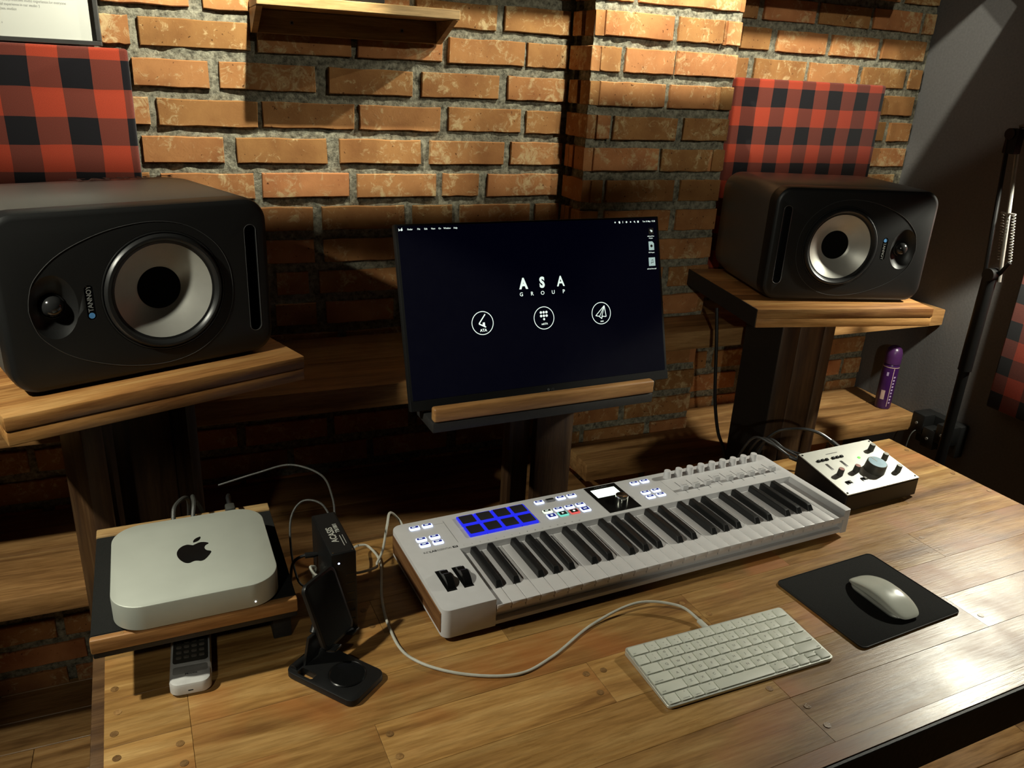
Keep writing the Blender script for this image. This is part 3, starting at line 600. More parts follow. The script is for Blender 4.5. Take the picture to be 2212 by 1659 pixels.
MB().bbox(0.024, 0.474, -0.046, 0.040, 0.1740, 0.1925, 0.002).build('ledge', 'blackwood', ea, (0, 0, ez))
MB().bbox(0.279, 0.362, 0.055, 0.075, 0, 0.1735+ez, 0.002).build('post_board', 'post', ea)
MB().bbox(0.236, 0.278, 0.082, 0.100, 0, 0.1735+ez, 0.002).build('post_board', 'post', ea)
MB().bbox(0.226, 0.2355, 0.068, 0.100, 0, 0.1735+ez, 0.002).build('post_board', 'post', ea)
MB().bbox(0.18, 0.42, 0.045, 0.19, 0, 0.03, 0.003).build('foot', 'post', ea)
MB().bbox(0.24, 0.34, 0.062, 0.082, 0.178+ez, 0.50+ez, 0.002, 2, Matrix.Translation((0, 0, 0.172+ez)) @ TI @ Matrix.Translation((0, 0, -0.172-ez))).build('back_rest', 'blackwood', ea)
# ================================================================== MIDI KEYBOARD
PYAW = 0.0533; KZ = 0.0006
kb = thing('midi_keyboard', 'white 49 key music keyboard with walnut side and glowing blue pads', 'music keyboard', (0.2953, 0.8649, KZ), PYAW)
PLn, PDp, HT = 0.7846, 0.2400, 0.0545
KB0, KB1, KBY = 0.0812, 0.7690, 0.1385                      # key opening
body = MB()
def corner_poly(x0, x1, y0, y1, r, which, n=6):
    """rectangle with chosen rounded corners: order (x1,y1),(x0,y1),(x0,y0),(x1,y0)"""
    P = []
    for (cx, cy, a0), on in zip(((x1, y1, 0), (x0, y1, 90), (x0, y0, 180), (x1, y0, 270)), which):
        if not on: P.append((cx, cy)); continue
        ox = cx-r if cx == x1 else cx+r; oy = cy-r if cy == y1 else cy+r
        for k in range(n+1):
            a = math.radians(a0+90*k/n); P.append((ox+r*math.cos(a), oy+r*math.sin(a)))
    return P
def soft_prism(mb, poly, z0, z1, b=0.0015, both=True):
    cx = sum(p[0] for p in poly)/len(poly); cy = sum(p[1] for p in poly)/len(poly)
    hx = max(abs(p[0]-cx) for p in poly); hy = max(abs(p[1]-cy) for p in poly)
    ins = lambda i, z: [(cx+(x-cx)*(1-i/hx), cy+(y-cy)*(1-i/hy), z) for x, y in poly]
    mb.loft([ins(b if both else 0, z0), ins(0, z0+b), ins(0, z1-b), ins(b*0.3, z1-b*0.3), ins(b, z1)])
def arc(cx, cy, r, a0, n=6): return [(cx+r*math.cos(math.radians(a0+90*k/n)), cy+r*math.sin(math.radians(a0+90*k/n))) for k in range(n+1)]
UO = [(KB0, 0.0), (KB0, KBY), (KB1, KBY), (KB1, 0.0)] + arc(PLn-0.004, 0.004, 0.004, 270) + arc(PLn-0.016, PDp-0.016, 0.016, 0) + arc(0.016, PDp-0.016, 0.016, 90) + arc(0.012, 0.012, 0.012, 180)
bmu = bmesh.new(); vb = [bmu.verts.new((x, y, 0.008)) for x, y in UO]; vt = [bmu.verts.new((x, y, HT)) for x, y in UO]; nU = len(UO)
bmu.faces.new(vt); bmu.faces.new(vb[::-1])
for a in range(nU): bmu.faces.new((vb[a], vb[(a+1) % nU], vt[(a+1) % nU], vt[a]))
bmesh.ops.recalc_face_normals(bmu, faces=bmu.faces)
bmesh.ops.bevel(bmu, geom=[e for e in bmu.edges if all(abs(v.co.z-HT) < 1e-6 for v in e.verts)], offset=0.0012, segments=2, affect='EDGES', profile=0.5)
bmesh.ops.triangulate(bmu, faces=[f for f in bmu.faces if len(f.verts) > 8])
bmu.verts.index_update(); body.add([tuple(v.co) for v in bmu.verts], [tuple(v.index for v in f.verts) for f in bmu.faces]); bmu.free()
body.box(KB0-0.002, KB1+0.002, 0.010, KBY+0.01, 0.008, 0.0265)
body.bbox(KB0-0.002, KB1+0.002, 0.0015, 0.02, 0.008, 0.0165, 0.0012, 1)
body.build('case', 'white', kb, ang=30)
for fx_, fy in ((0.03, 0.02), (PLn-0.03, 0.02), (0.03, 0.21), (PLn-0.03, 0.21)): MB().cyl(0.009, 0, 0.009, 16).build('foot', 'rubber', kb, (fx_, fy, 0))
MB().bbox(-0.0011, 0.004, 0.009, 0.226, 0.0135, 0.0465, 0.0008, 1).build('walnut_side', 'walnut', kb)
MB().bbox(PLn-0.004, PLn+0.0011, 0.009, 0.226, 0.0135, 0.0465, 0.0008, 1).build('walnut_side', 'walnut', kb)
KP_ = (KB1-KB0-0.0016)/29
wk = MB(); b0 = KP_-0.0011
wk.bbox(0, b0, -0.0015, KBY-0.001, 0.0365, 0.0440, 0.0009, 2); wk.box(0.0006, b0-0.0006, 0.001, KBY-0.001, 0.030, 0.0366)
wme = wk.mesh('white_key'); wme.materials.append(M['wkey'])
for i in range(29): link('white_key', wme, kb, (KB0+0.0013+i*KP_, 0, 0))
bk = MB(); wb, wt = 0.0062, 0.0047
sec = [(0.0355, 0.0405, wb, 0.9), (0.0362, 0.0455, wb, 1), (0.0415, 0.0535, wt, 1), (0.047, 0.0548, wt, 1), (KBY-0.003, 0.0548, wt, 1)]
R = []
for y_, zt, hw, _ in sec: R.append([(-wb, y_, 0.0400), (wb, y_, 0.0400), (hw, y_, zt-0.0012), (hw-0.0011, y_, zt), (-hw+0.0011, y_, zt), (-hw, y_, zt-0.0012)])
bk.loft(R); bme = bk.mesh('black_key', ang=25); bme.materials.append(M['bkey'])
for i in range(28):
    n = i % 7
    if n in (0, 1, 3, 4, 5): link('black_key', bme, kb, (KB0+0.0008+(i+1)*KP_+{0: -0.0026, 1: 0.0026, 3: -0.0032, 4: 0, 5: 0.0032}[n], 0, 0))
def button(x, y, mat='btn', lab='label_blue', w_=0.0172, d_=0.0112, lh=0.46, mark=None, two=True):
    o = MB().slab(w_, d_, 0.0026, -0.0005, 0.0016, 0.0006, 4).build('button', mat, kb, (x, y, HT))
    l = MB().slab(w_*0.80, d_*lh, 0.0006, 0.0015, 0.0019, 0.0001, 2).build('button_label', lab, o, (0, d_*(0.5-lh/2)-0.0011, 0))
    if mark: MB().prism(mark, 0.0019, 0.0021).build('button_mark', 'glow', o, (0, d_*(0.5-lh/2)-0.0011, 0))
    return o
TXT = [(-0.0038, -0.0007), (0.0020, -0.0007), (0.0020, 0.0007), (-0.0038, 0.0007)]
for x, y in ((0.0343, 0.2193), (0.0564, 0.2193), (0.0332, 0.1830), (0.0556, 0.1832), (0.0331, 0.1668), (0.0555, 0.1670),
             (0.2649, 0.2216), (0.3085, 0.2220), (0.3307, 0.2220), (0.2861, 0.1887), (0.3078, 0.1887), (0.3297, 0.1889),
             (0.4652, 0.2213), (0.4878, 0.2215), (0.4646, 0.1840), (0.4876, 0.1844), (0.4644, 0.1675), (0.4872, 0.1679)):
    button(x, y, mark=TXT if x < 0.4 or y > 0 else None)
button(0.2870, 0.2220, 'btn_off', 'label_black'); button(0.2644, 0.1889, 'btn_w', 'label_black', mark=TXT)
SQ = [(-0.0019, -0.0019), (0.0019, -0.0019), (0.0019, 0.0019), (-0.0019, 0.0019)]; TRI = [(-0.0018, -0.0022), (0.0022, 0), (-0.0018, 0.0022)]
for x, mt, lb, mk in ((0.2643, 'btn', 'label_blue', SQ), (0.2860, 'btn_teal', 'label_black', TRI), (0.3080, 'btn_red', 'label_black', disc(0, 0, 0.0023)), (0.3302, 'btn', 'label_blue', [(-0.003, -0.0010), (0.003, -0.0010), (0.003, 0.0012), (-0.003, 0.0012)])):
    button(x, 0.1722, mt, lb, 0.0172, 0.0150, 0.66, mk)
for i in range(4):
    for j in range(2):
        p = MB().slab(0.0306, 0.0306, 0.0016, -0.0005, 0.0030, 0.0006, 3).build('pad', 'pad_blue', kb, (0.1082+0.0158+i*0.0316, 0.1613+0.0158+j*0.0322, HT))
        MB().slab(0.0250, 0.0236, 0.0016, 0.0029, 0.0036, 0.0003, 3).build('pad_top', 'pad_top', p, (0.0002, 0.0018, 0))
dp = MB().box(0.3642, 0.4300, 0.1457, 0.2370, HT-0.0004, HT+0.0004).build('display_panel', 'gloss', kb)
MB().box(0.3718, 0.4218, 0.1976, 0.2252, HT+0.0004, HT+0.0006).build('display_screen', 'lcd', dp)
text('ARTURIA', 0.0062, 'logo_grey', dp, (0.3965, 0.2312, HT+0.0006), sx=1.1)
en = MB().lathe([(0.0118, 0.0004), (0.0118, 0.0085), (0.0112, 0.0105), (0.0095, 0.0112), (0.0001, 0.0112)], 36).build('encoder_knob', 'chrome', kb, (0.4080, 0.1775, HT)); 
for i in range(9):
    MB().lathe([(0.0078, 0), (0.0074, 0.0022), (0.0066, 0.0135), (0.0060, 0.0145), (0.0001, 0.0145)], 24).build('knob', 'white', kb, (0.5380+i*0.02640, 0.2200, HT))
    x = 0.5400+i*0.02645; fy = 0.1690 if i != 3 else 0.1755
    MB().box(x-0.0005, x+0.0005, 0.1570, 0.1985, HT-0.0003, HT+0.00015).build('fader_slot', 'slot', kb)
    fd = MB(); fd.loft([[(-0.0062*s, -0.0042*s, z), (0.0062*s, -0.0042*s, z), (0.0062*s, 0.0042*s, z), (-0.0062*s, 0.0042*s, z)] for z, s in ((0.0012, 1.0), (0.0095, 0.92), (0.0102, 0.80))]); fd.box(-0.001, 0.001, -0.001, 0.001, -0.0002, 0.0014)
    f = fd.build('fader', 'white', kb, (x, fy, HT)); MB().box(-0.0052, 0.0052, -0.0004, 0.0004, 0.0100, 0.01045).build('fader_line', 'print', f)
for x, s in ((0.0300, 0), (0.0566, 1)):
    MB().box(x-0.0077, x+0.0077, 0.0412, 0.0948, HT-0.001, HT+0.0002).build('wheel_slot', 'cap', kb)
    P = []
    for i in range(40):
        a = 2*PI*i/40; rr = 0.0262-0.0035*math.exp(-((a-PI*0.42)/0.22)**2)
        P.append((rr*math.cos(a), rr*math.sin(a)))
    MB().prism(P, -0.0056, 0.0056, Matrix.Translation((x+0.001, 0.068, HT-0.013)) @ Matrix.Rotation(PI/2, 4, 'Y') @ Matrix.Rotation(PI/2, 4, 'Z')).build('wheel', 'gloss', kb)
text('KEY', 0.0068, 'print', kb, (0.0235, 0.1464, HT+0.0001), align='LEFT', ext=0.00006); text('LAB', 0.0068, 'label_black', kb, (0.0338, 0.1464, HT+0.0001), align='LEFT', bold=0.02, ext=0.00006); text('ESSENTIAL', 0.0066, 'print', kb, (0.0462, 0.1464, HT+0.0001), align='LEFT', ext=0.00006, sx=0.80)
n49 = MB().box(-0.0042, 0.0042, -0.0026, 0.0026, 0, 0.00015).build('number_tag', 'label_black', kb, (0.0764, 0.1466, HT)); text('49', 0.0054, 'white', n49, (0, 0, 0.00022), ext=0.00005, bold=0.01)
MB().box(0.0852, 0.0857, 0.1560, 0.2252, HT-0.0002, HT+0.0001).build('panel_line', 'print', kb); MB().box(0.0665, 0.0852, 0.2190, 0.2193, HT-0.0002, HT+0.0001).build('panel_line', 'print', kb); MB().box(0.5170, 0.5173, 0.1560, 0.2130, HT-0.0002, HT+0.0001).build('panel_line', 'print', kb)
for i in range(16): text(str(i+1), 0.0030, 'print', kb, (0.0905+i*0.0141, 0.1448, HT+0.0001), ext=0.00004)
MB().tube(smooth_path([(0.030, 0.236, 0.030), (0.030, 0.252, 0.030)]), 0.0042, 10).build('usb_plug', 'cable_w', kb)
# ================================================================== APPLE STYLE KEYBOARD
ak = thing('computer_keyboard', 'slim white computer keyboard with a white cable plugged in at the back', 'keyboard', (0.5301, 0.6486, 0.0), 0.0097+0.0)
AW, AD = 0.2789, 0.1149; SLP = math.atan2(0.0050, AD)
TK = Matrix.Translation((0, 0, 0.0035)) @ Matrix.Rotation(SLP, 4, 'X')
mb = MB(); rr = [rrect(AW-2*i, AD-2*i, 0.0060-i, 6) for i in (0.0006, 0, 0, 0.0004)]
zb = lambda y, z: z
rg = []
for P, kind in zip(rr, ('b', 'm', 't0', 't')):
    ring_ = []
    for x, y in P:
        X, Y = x+AW/2, y+AD/2; top = 0.0038+0.0050*Y/AD+0.0010
        ring_.append((X, Y, {'b': 0.0006, 'm': 0.0014, 't0': top-0.0004, 't': top}[kind]))
    rg.append(ring_)
mb.loft(rg); mb.build('base', 'alu', ak); U = 0.01897; X0 = 0.0024
for fx_ in (0.03, AW-0.03): MB().bbox(fx_-0.012, fx_+0.012, 0.005, 0.009, 0.0, 0.0008, 0.0003, 1).build('foot', 'rubber', ak); MB().bbox(fx_-0.012, fx_+0.012, AD-0.012, AD-0.008, 0.0, 0.0008, 0.0003, 1).build('foot', 'rubber', ak)
rowsK = [
 [('esc', 1.48)]+[(f'F{i}', 1.0) for i in range(1, 13)]+[('', 1.0)],
 [('`', 1)]+[(c, 1) for c in '1234567890-=']+[('delete', 1.48)],
 [('tab', 1.48)]+[(c, 1) for c in 'QWERTYUIOP[]\\'],
 [('caps lock', 1.74)]+[(c, 1) for c in "ASDFGHJKL;'"]+[('return', 1.74)],
 [('shift', 2.24)]+[(c, 1) for c in 'ZXCVBNM,./']+[('shift', 2.24)],
 [('fn', 1), ('control', 1), ('option', 1), ('command', 1.24), (' ', 5.0), ('command', 1.24), ('option', 1), ('<', 1), ('^v', 1), ('>', 1)]]
UP = {'1': '!', '2': '@', '3': '#', '4': '$', '5': '%', '6': '^', '7': '&', '8': '*', '9': '(', '0': ')', '-': '_', '=': '+', ';': ':', "'": '"', ',': '<', '.': '>', '/': '?', '[': '{', ']': '}', '\\': '|', '`': '~'}
PV = (AD-0.0042)/6
KM = {}
def keycap(wd, dp_):
    k = (round(wd, 5), round(dp_, 5))
    if k not in KM: KM[k] = MB().slab(wd, dp_, 0.0018, 0, 0.0019, 0.0004, 3).mesh('key'); KM[k].materials.append(M['keycap'])
    return KM[k]
def key(x0, x1, yc, dp_, s):
    zt = 0.0046+0.0050*yc/AD
    o = link('key', keycap(x1-x0-0.0021, dp_), ak, ((x0+x1)/2, yc, zt), (SLP, 0, 0)); zz = 0.00195; T = lambda t, sz, x, y, **kw: text(t, sz, 'keytext', o, (x, y, zz), name='legend', ext=0.00003, **kw)
    hw = (x1-x0)/2
    if len(s) == 1 and s.isalpha(): T(s, 0.0058, 0, 0)
    elif s in UP: T(s, 0.0048, 0, -0.0033); T(UP[s], 0.0042, 0, 0.0034)
    elif s in ('esc', 'tab', 'caps lock', 'fn') or (s == 'shift' and x0 < 0.1): T(s, 0.0036, -hw+0.0030, -0.0050, align='LEFT')
    elif s in ('delete', 'return', 'shift'): T(s, 0.0034, hw-0.0030, -0.0050, align='RIGHT')
    elif s in ('control', 'option', 'command'): T(s, 0.0034, 0, -0.0050); T({'control': '^', 'option': '-', 'command': '#'}[s], 0.0036, 0.003 if x0 < .1 else -.004, 0.0048)
    elif s.startswith('F'): T(s, 0.0026, 0.002, -0.0048); T('o', 0.0036, 0, 0.0015)
    elif s in '<>' and s: T('-', 0.0036, 0, 0)
for r_, row in enumerate(rowsK):
    yc = AD-0.0021-PV*(r_+0.5); x = X0; tot = sum(w_ for _, w_ in row); un = (AW-2*X0)/tot
    for s, w_ in row:
        x1 = x+w_*un
        if s == '^v': key(x, x1, yc+PV*0.25, PV*0.5-0.0014, ''); key(x, x1, yc-PV*0.25, PV*0.5-0.0014, '')
        else: key(x, x1, yc, PV-0.0024, s)
        x = x1
def on(o, dx, dy, z=0.0):      # world point from thing-local coordinates
    c, s = math.cos(o.rotation_euler.z), math.sin(o.rotation_euler.z); return (o.location.x+c*dx-s*dy, o.location.y+s*dx+c*dy, o.location.z+z)
# ------------------------------------------------------------------ white cables
cb = thing('charging_cable', 'white cable looping over the desk from the black dock to the computer keyboard', 'cable', (0, 0, 0))
D0 = 0.0024
plug = on(ak, 0.1420, 0.1149)
pts = [(0.1930, 1.0480, 0.050), (0.2120, 1.0800, 0.040), (0.2326, 1.1160, 0.022), (0.2500, 1.1220, 0.012), (0.2600, 1.0850, D0+0.001), (0.2404, 0.9947, D0), (0.2335, 0.9278, D0), (0.2417, 0.8573, D0), (0.2908, 0.8044, D0), (0.3655, 0.7734, D0), (0.4271, 0.7874, D0), (0.5155, 0.8304, D0+0.002), (0.6000, 0.8440, D0+0.010), (0.6550, 0.8180, D0+0.010), (plug[0], plug[1]+0.022, 0.0062), (plug[0], plug[1]+0.012, 0.0060)]
MB().tube(smooth_path(pts, 10), 0.0021, 10).build('cord', 'cable_w', cb)
MB().bbox(-0.0040, 0.0040, 0.0008, 0.0190, -0.0024, 0.0024, 0.0014, 2).build('plug', 'cable_w', cb, (plug[0], plug[1], 0.0062), (0, 0, 0.05))
cb2 = thing('usb_cable', 'white cable rising behind the walnut end of the music keyboard', 'cable', (0, 0, 0))
kp = on(kb, 0.030, 0.256, 0.030)
pts = [(kp[0], kp[1], kp[2]), (kp[0]-0.004, kp[1]+0.022, 0.040), (kp[0]-0.020, kp[1]+0.020, 0.058), (kp[0]-0.032, kp[1]-0.006, 0.050), (kp[0]-0.045, kp[1]-0.028, 0.020), (kp[0]-0.058, kp[1]-0.044, 0.0090), (0.248, 1.066, 0.0085), (0.2180, 1.0600, 0.0090), (0.1950, 1.0650, 0.0120)]
MB().tube(smooth_path(pts, 10), 0.0021, 10).build('cord', 'cable_w', cb2)
# ================================================================== MOUSE AND PAD
pd = thing('mouse_pad', 'black cloth mouse pad lying on the desk', 'mouse pad', (0.8655, 0.6530, 0.0), 0.070)
MB().slab(0.2200, 0.1770, 0.010, 0.0003, 0.0028, 0.0006, 5).build('cloth', 'felt', pd, (0.110, 0.0885, 0))
e = rrect(0.2186, 0.1756, 0.0094, 5); MB().tube([(x, y, 0) for x, y in e]+[(e[0][0], e[0][1], 0)], 0.0011, 6).build('stitched_rim', 'rubber', pd, (0.110, 0.0885, 0.0026))
ms = thing('computer_mouse', 'white arched glossy computer mouse on the black pad', 'mouse', (0.9870, 0.7345, 0.0030), 0.02)
ML, MWd = 0.1135, 0.0571
def mtop(y): return 0.0075+0.0140*(1-(abs(y)/(ML/2))**2.0)
def sup(a, b, n, e):
    P = []
    for i in range(n):
        t = 2*PI*(i+0.5)/n; c, q = math.cos(t), math.sin(t)
        P.append((a*math.copysign(abs(c)**(2/e), c), b*math.copysign(abs(q)**(2/e), q)))
    return P
sh = MB(); R = []
for s, f_ in ((0.93, -1), (0.985, -0.3), (1.0, 0.10), (0.985, 0.36), (0.94, 0.60), (0.86, 0.78), (0.72, 0.90), (0.54, 0.96), (0.34, 0.99), (0.15, 1.0), (0.02, 1.0)):
    rg = []
    for x, y in sup(MWd/2, ML/2, 64, 2.0+1.5*s):
        X, Y = x*s, y*s; rim = 0.0040+0.0075*(1-(abs(Y)/(ML/2))**2)
        rg.append((X, Y, rim+(mtop(Y)-rim)*f_ if f_ >= 0 else rim+f_*0.0012))
    R.append(rg)
sh.loft(R).build('shell', 'mouse', ms, ang=60)
MB().loft([[(x*s, y*s, z) for x, y in rrect(MWd-0.006, ML-0.014, 0.016, 6)] for z, s in ((0.0003, 0.96), (0.0030, 1.0), (0.0070, 0.93))]).build('base', 'alu', ms)
# ================================================================== MAC MINI STYLE COMPUTER ON ITS TRAY
TYW = 0.024; TTOP = 0.1030
ty = thing('computer_tray', 'raised black topped tray with teak edges standing over the remote control', 'tray', (-0.1375, 0.8880, 0.0), TYW)
MB().bbox(0.0, 0.2420, 0.010, 0.2420, 0.0690, 0.1018, 0.002).build('deck', 'blackwood', ty)
MB().bbox(0.0005, 0.2415, 0.0115, 0.2380, 0.1018, 0.1030, 0.0004, 1).build('mat', 'felt', ty)
fe = MB().bbox(-0.0005, 0.2420, 0.0, 0.0100, 0.0835, 0.1035, 0.0022).build('front_edge', 'traywood', ty)
for q in (0.035, 0.200): MB().cyl(0.0022, 0.1030, 0.1037, 12).build('plug', 'plug', fe, (q, 0.005, 0))
MB().bbox(-0.0005, 0.2420, 0.2425, 0.2640, 0.0835, 0.1035, 0.0022).build('back_edge', 'pine', ty)
MB().bbox(0.02, 0.225, 0.215, 0.240, 0.0, 0.0695, 0.002).build('support', 'blackwood', ty)
MB().bbox(0.215, 0.240, 0.06, 0.214, 0.0, 0.0695, 0.002).build('support', 'blackwood', ty)
mn = thing('small_computer', 'flat silver desktop computer with a black apple emblem on top', 'computer', (-0.1116, 0.8839+0.0, TTOP+0.0006), 0.028)
mm = MB(); R = []
for z, i in ((0.0035, 0.0010), (0.0045, 0), (0.0355, 0), (0.0369, 0.0005), (0.0375, 0.0016)):
    R.append([(x+0.0985, y+0.0985, z) for x, y in rrect(0.197-2*i, 0.197-2*i, 0.0385-i, 12)])
mm.loft(R).build('case', 'mini', mn)
MB().cyl(0.083, 0, 0.0040, 40).build('foot_ring', 'rubber', mn, (0.0985, 0.0985, 0))
AP = [(0, 0.50), (0.10, 0.56), (0.24, 0.62), (0.40, 0.58), (0.52, 0.46), (0.40, 0.34), (0.36, 0.18), (0.42, 0.02), (0.56, -0.10), (0.46, -0.34), (0.32, -0.54), (0.20, -0.60), (0.08, -0.55), (0, -0.53), (-0.08, -0.55), (-0.20, -0.60), (-0.34, -0.52), (-0.48, -0.28), (-0.55, 0.0), (-0.54, 0.24), (-0.45, 0.45), (-0.32, 0.57), (-0.18, 0.60), (-0.08, 0.55)]
AQ = [p for p in smooth_path([(x, y, 0) for x, y in AP]+[(AP[0][0], AP[0][1], 0)], 4)][:-1]
lf = [(0.02, 0.66), (0.03, 0.80), (0.12, 0.93), (0.27, 1.0), (0.27, 0.86), (0.18, 0.73)]
LQ = [p for p in smooth_path([(x, y, 0) for x, y in lf]+[(lf[0][0], lf[0][1], 0)], 4)][:-1]
em = MB(); k_ = 0.0380
em.prism([(p.x*k_, p.y*k_) for p in AQ], 0, 0.0002); em.prism([(p.x*k_, p.y*k_) for p in LQ], 0, 0.0002)
em.build('emblem', 'gloss', mn, (0.1000, 0.0985, 0.0374))
MB().cyl(0.0010, 0, 0.0008, 10, Matrix.Rotation(PI/2, 4, 'X')).build('power_light', 'led_white', mn, (0.1640, 0.0004, 0.0115))
# plugs and cords behind it
def cord(name, label, pts, r, mat, plug=None, k=8):
    t = thing(name, label, 'cable', tuple(pts[0])); o = Vector(pts[0])
    MB().tube([p-o for p in smooth_path(pts, k)], r, 8).build('cord', mat, t)
    if plug:
        a, b, rr = plug; MB().tube([Vector(a)-o, Vector(a)*.7+Vector(b)*.3-o, Vector(b)-o], [rr*0.7, rr, rr], 10).build('connector', 'rubber', t)
    return t
bx = on(mn, 0, 0, 0)
for j, (dx, hz) in enumerate(((0.078, 0.040), (0.104, 0.046))):
    a = on(mn, dx, 0.199, 0.018)
    cord('braided_cable', 'dark braided cable curving up from the back of the silver computer', [a, (a[0], a[1]+0.016, a[2]), (a[0]+0.004, a[1]+0.040, a[2]+0.016), (a[0]+0.018*(1-j)+0.004, a[1]+0.076, a[2]+0.006), (a[0]+0.02, a[1]+0.094, 0.06), (a[0]+0.02, a[1]+0.098, -0.12)], 0.0032, 'cable_g', ((a[0], a[1]+.001, a[2]), (a[0], a[1]+0.018, a[2]), 0.0045))['group'] = 'braided cables behind the silver computer'
a = on(mn, 0.158, 0.1985, 0.020)
t = thing('display_plug', 'black video plug standing out behind the silver computer', 'plug', a, 0.03)
MB().bbox(-0.0095, 0.0095, 0.0, 0.016, -0.006, 0.006, 0.002).build('plug_body', 'cable_g', t); MB().bbox(-0.007, 0.007, 0.016, 0.034, -0.004, 0.010, 0.003).build('strain_relief', 'cable_g', t)
MB().tube(smooth_path([(0, 0.030, 0.002), (0, 0.060, 0.004), (0.004, 0.086, -0.03), (0.0, 0.092, -0.24)]), 0.003, 8).build('cord', 'cable_b', t)
# ================================================================== BLACK DOCK (drive enclosure)
ds = thing('drive_dock', 'tall slim black drive dock with white printed lettering on its top', 'drive dock', (0.1560, 0.9333, 0.0), 0.0679)
DWd, DDp, DHt = 0.0352, 0.1135, 0.1332
MB().bbox(0, DWd, 0, DDp, 0, DHt, 0.0022, 2).build('case', 'plastic', ds)
top = MB().box(0.003, DWd-0.003, 0.003, DDp-0.003, DHt-0.0004, DHt+0.0002).build('top_panel', 'bezel', ds)
text('ACASIS', 0.0128, 'logo_lit', top, (0.0150, 0.050, DHt+0.0004), (0, 0, PI/2), bold=0.02); text('TB1801', 0.0080, 'logo_lit', top, (0.0245, 0.066, DHt+0.0004), (0, 0, PI/2), bold=0.02); MB().box(0.0235, 0.0245, 0.018, 0.046, DHt+0.0002, DHt+0.0003).build('print_line', 'logo_lit', top); MB().box(0.0275, 0.0282, 0.022, 0.046, DHt+0.0002, DHt+0.0003).build('print_line', 'logo_lit', top)
MB().cyl(0.0014, 0, 0.0008, 12, Matrix.Rotation(PI/2, 4, 'X')).build('status_light', 'led_blue', ds, (0.0105, 0.0004, 0.118))
for i in range(6): MB().bbox(0.020, 0.032, -0.0006, 0.001, 0.020+i*0.015, 0.0235+i*0.015, 0.0004, 1).build('port', 'gloss', ds)
for p in ((0.004, 0.0045), (DWd-0.004, 0.0045)): MB().cyl(0.0012, 0, 0.0008, 10).build('screw', 'chrome', ds, (p[0], p[1], DHt-0.0002))
# thin dark cords arching over behind the tray and down into the dock
dk = on(ds, -0.001, 0.095, 0.112)
cord('thin_cable', 'thin grey cable arching high from the stand post down to the drive dock', [(0.030, 1.235, 0.105), (0.090, 1.215, 0.128), (0.140, 1.185, 0.150), (0.180, 1.135, 0.150), (0.186, 1.080, 0.140), (0.184, 1.052, 0.1245)], 0.0017, 'cable_g')
cord('thin_cable', 'thin grey cable looping round behind the tray into the side of the drive dock', [(0.182, 1.054, 0.110), (0.170, 1.085, 0.128), (0.145, 1.105, 0.126), (0.125, 1.095, 0.105), (0.120, 1.070, 0.060), (0.126, 1.055, 0.018), (0.140, 1.048, 0.006)], 0.0017, 'cable_g')
a = on(ds, 0, 0.082, 0.086)
cord('audio_cable', 'black cable with a ribbed plug in the side of the drive dock', [a, (a[0]-0.020, a[1]+0.002, a[2]), (a[0]-0.034, a[1]+0.016, a[2]-0.02), (a[0]-0.036, a[1]+0.04, a[2]-0.07)], 0.0022, 'cable_b', (a, (a[0]-0.018, a[1], a[2]+.001), 0.0042))
a = on(ds, 0, 0.060, 0.062)
cord('coiled_cable', 'short white cable coiled beside the drive dock', [a, (a[0]-0.010, a[1]+0.001, a[2]+0.004), (a[0]-0.014, a[1]+0.012, a[2]+0.010), (a[0]-0.006, a[1]+0.018, a[2]+0.004), (a[0]-0.010, a[1]+0.010, a[2]-0.006), (a[0]-0.003, a[1]+0.006, a[2]-0.010)], 0.0022, 'cable_w')
# ================================================================== PHONE CHARGING STAND
ps = thing('phone_stand', 'folding black charging stand with a round watch charger in its base', 'phone stand', (0.005, -0.002, 0))
u_ = Vector((0.627, -0.779, 0)); w_ = Vector((0.779, 0.627, 0)); C0 = Vector((0.1370, 0.8535, 0))
TB = Matrix((u_, w_, Vector((0, 0, 1)))).transposed().to_4x4(); TB.translation = C0
bs = MB().slab(0.1150, 0.0680, 0.012, 0.0, 0.0100, 0.0015, 5, TB).build('base', 'plastic', ps)
c1 = MB().bbox(-0.0400, -0.0150, -0.0290, -0.0175, -0.01, 0.03, 0.002, 1, TB).build('cutter', 'plastic', ps); boolean(bs, [c1])
wc = Vector((0.1502, 0.8419, 0))
MB().lathe([(0.0245, 0.0095), (0.0245, 0.0112), (0.0232, 0.0120), (0.0220, 0.0112), (0.0205, 0.0110), (0.012, 0.0102), (0.0003, 0.0100)], 40).build('watch_charger', 'gloss', ps, tuple(wc))
TA = TB.copy()
MB().bbox(-0.044, -0.039, -0.014, 0.014, 0.008, 0.060, 0.002, 2, TB @ Matrix.Translation((-0.042, 0, 0.01)) @ Matrix.Rotation(0.2, 4, 'Y') @ Matrix.Translation((0.042, 0, -0.01))).build('arm', 'plastic', ps)
MB().tube([TB @ Vector((-0.048, -0.026, 0.011)), TB @ Vector((-0.048, 0.026, 0.011))], 0.005, 14).build('hinge', 'plastic', ps)
pw = Vector((0.740, 0.672, 0)).normalized(); pu = Vector((-0.230, 0.254, 0.939)); pu = (pu-pw*pu.dot(pw)).normalized(); pn = pw.cross(pu)
TP = Matrix((pw, pu, pn)).transposed().to_4x4(); TP.translation = Vector((0.1385, 0.9005, 0.0760))
pad = MB().slab(0.0640, 0.0960, 0.010, -0.0035, 0.0035, 0.001, 5, TP).build('phone_plate', 'plastic', ps)
MB().slab(0.0560, 0.0880, 0.008, 0.0034, 0.0040, 0.0002, 5, TP).build('plate_pad', 'felt', ps)
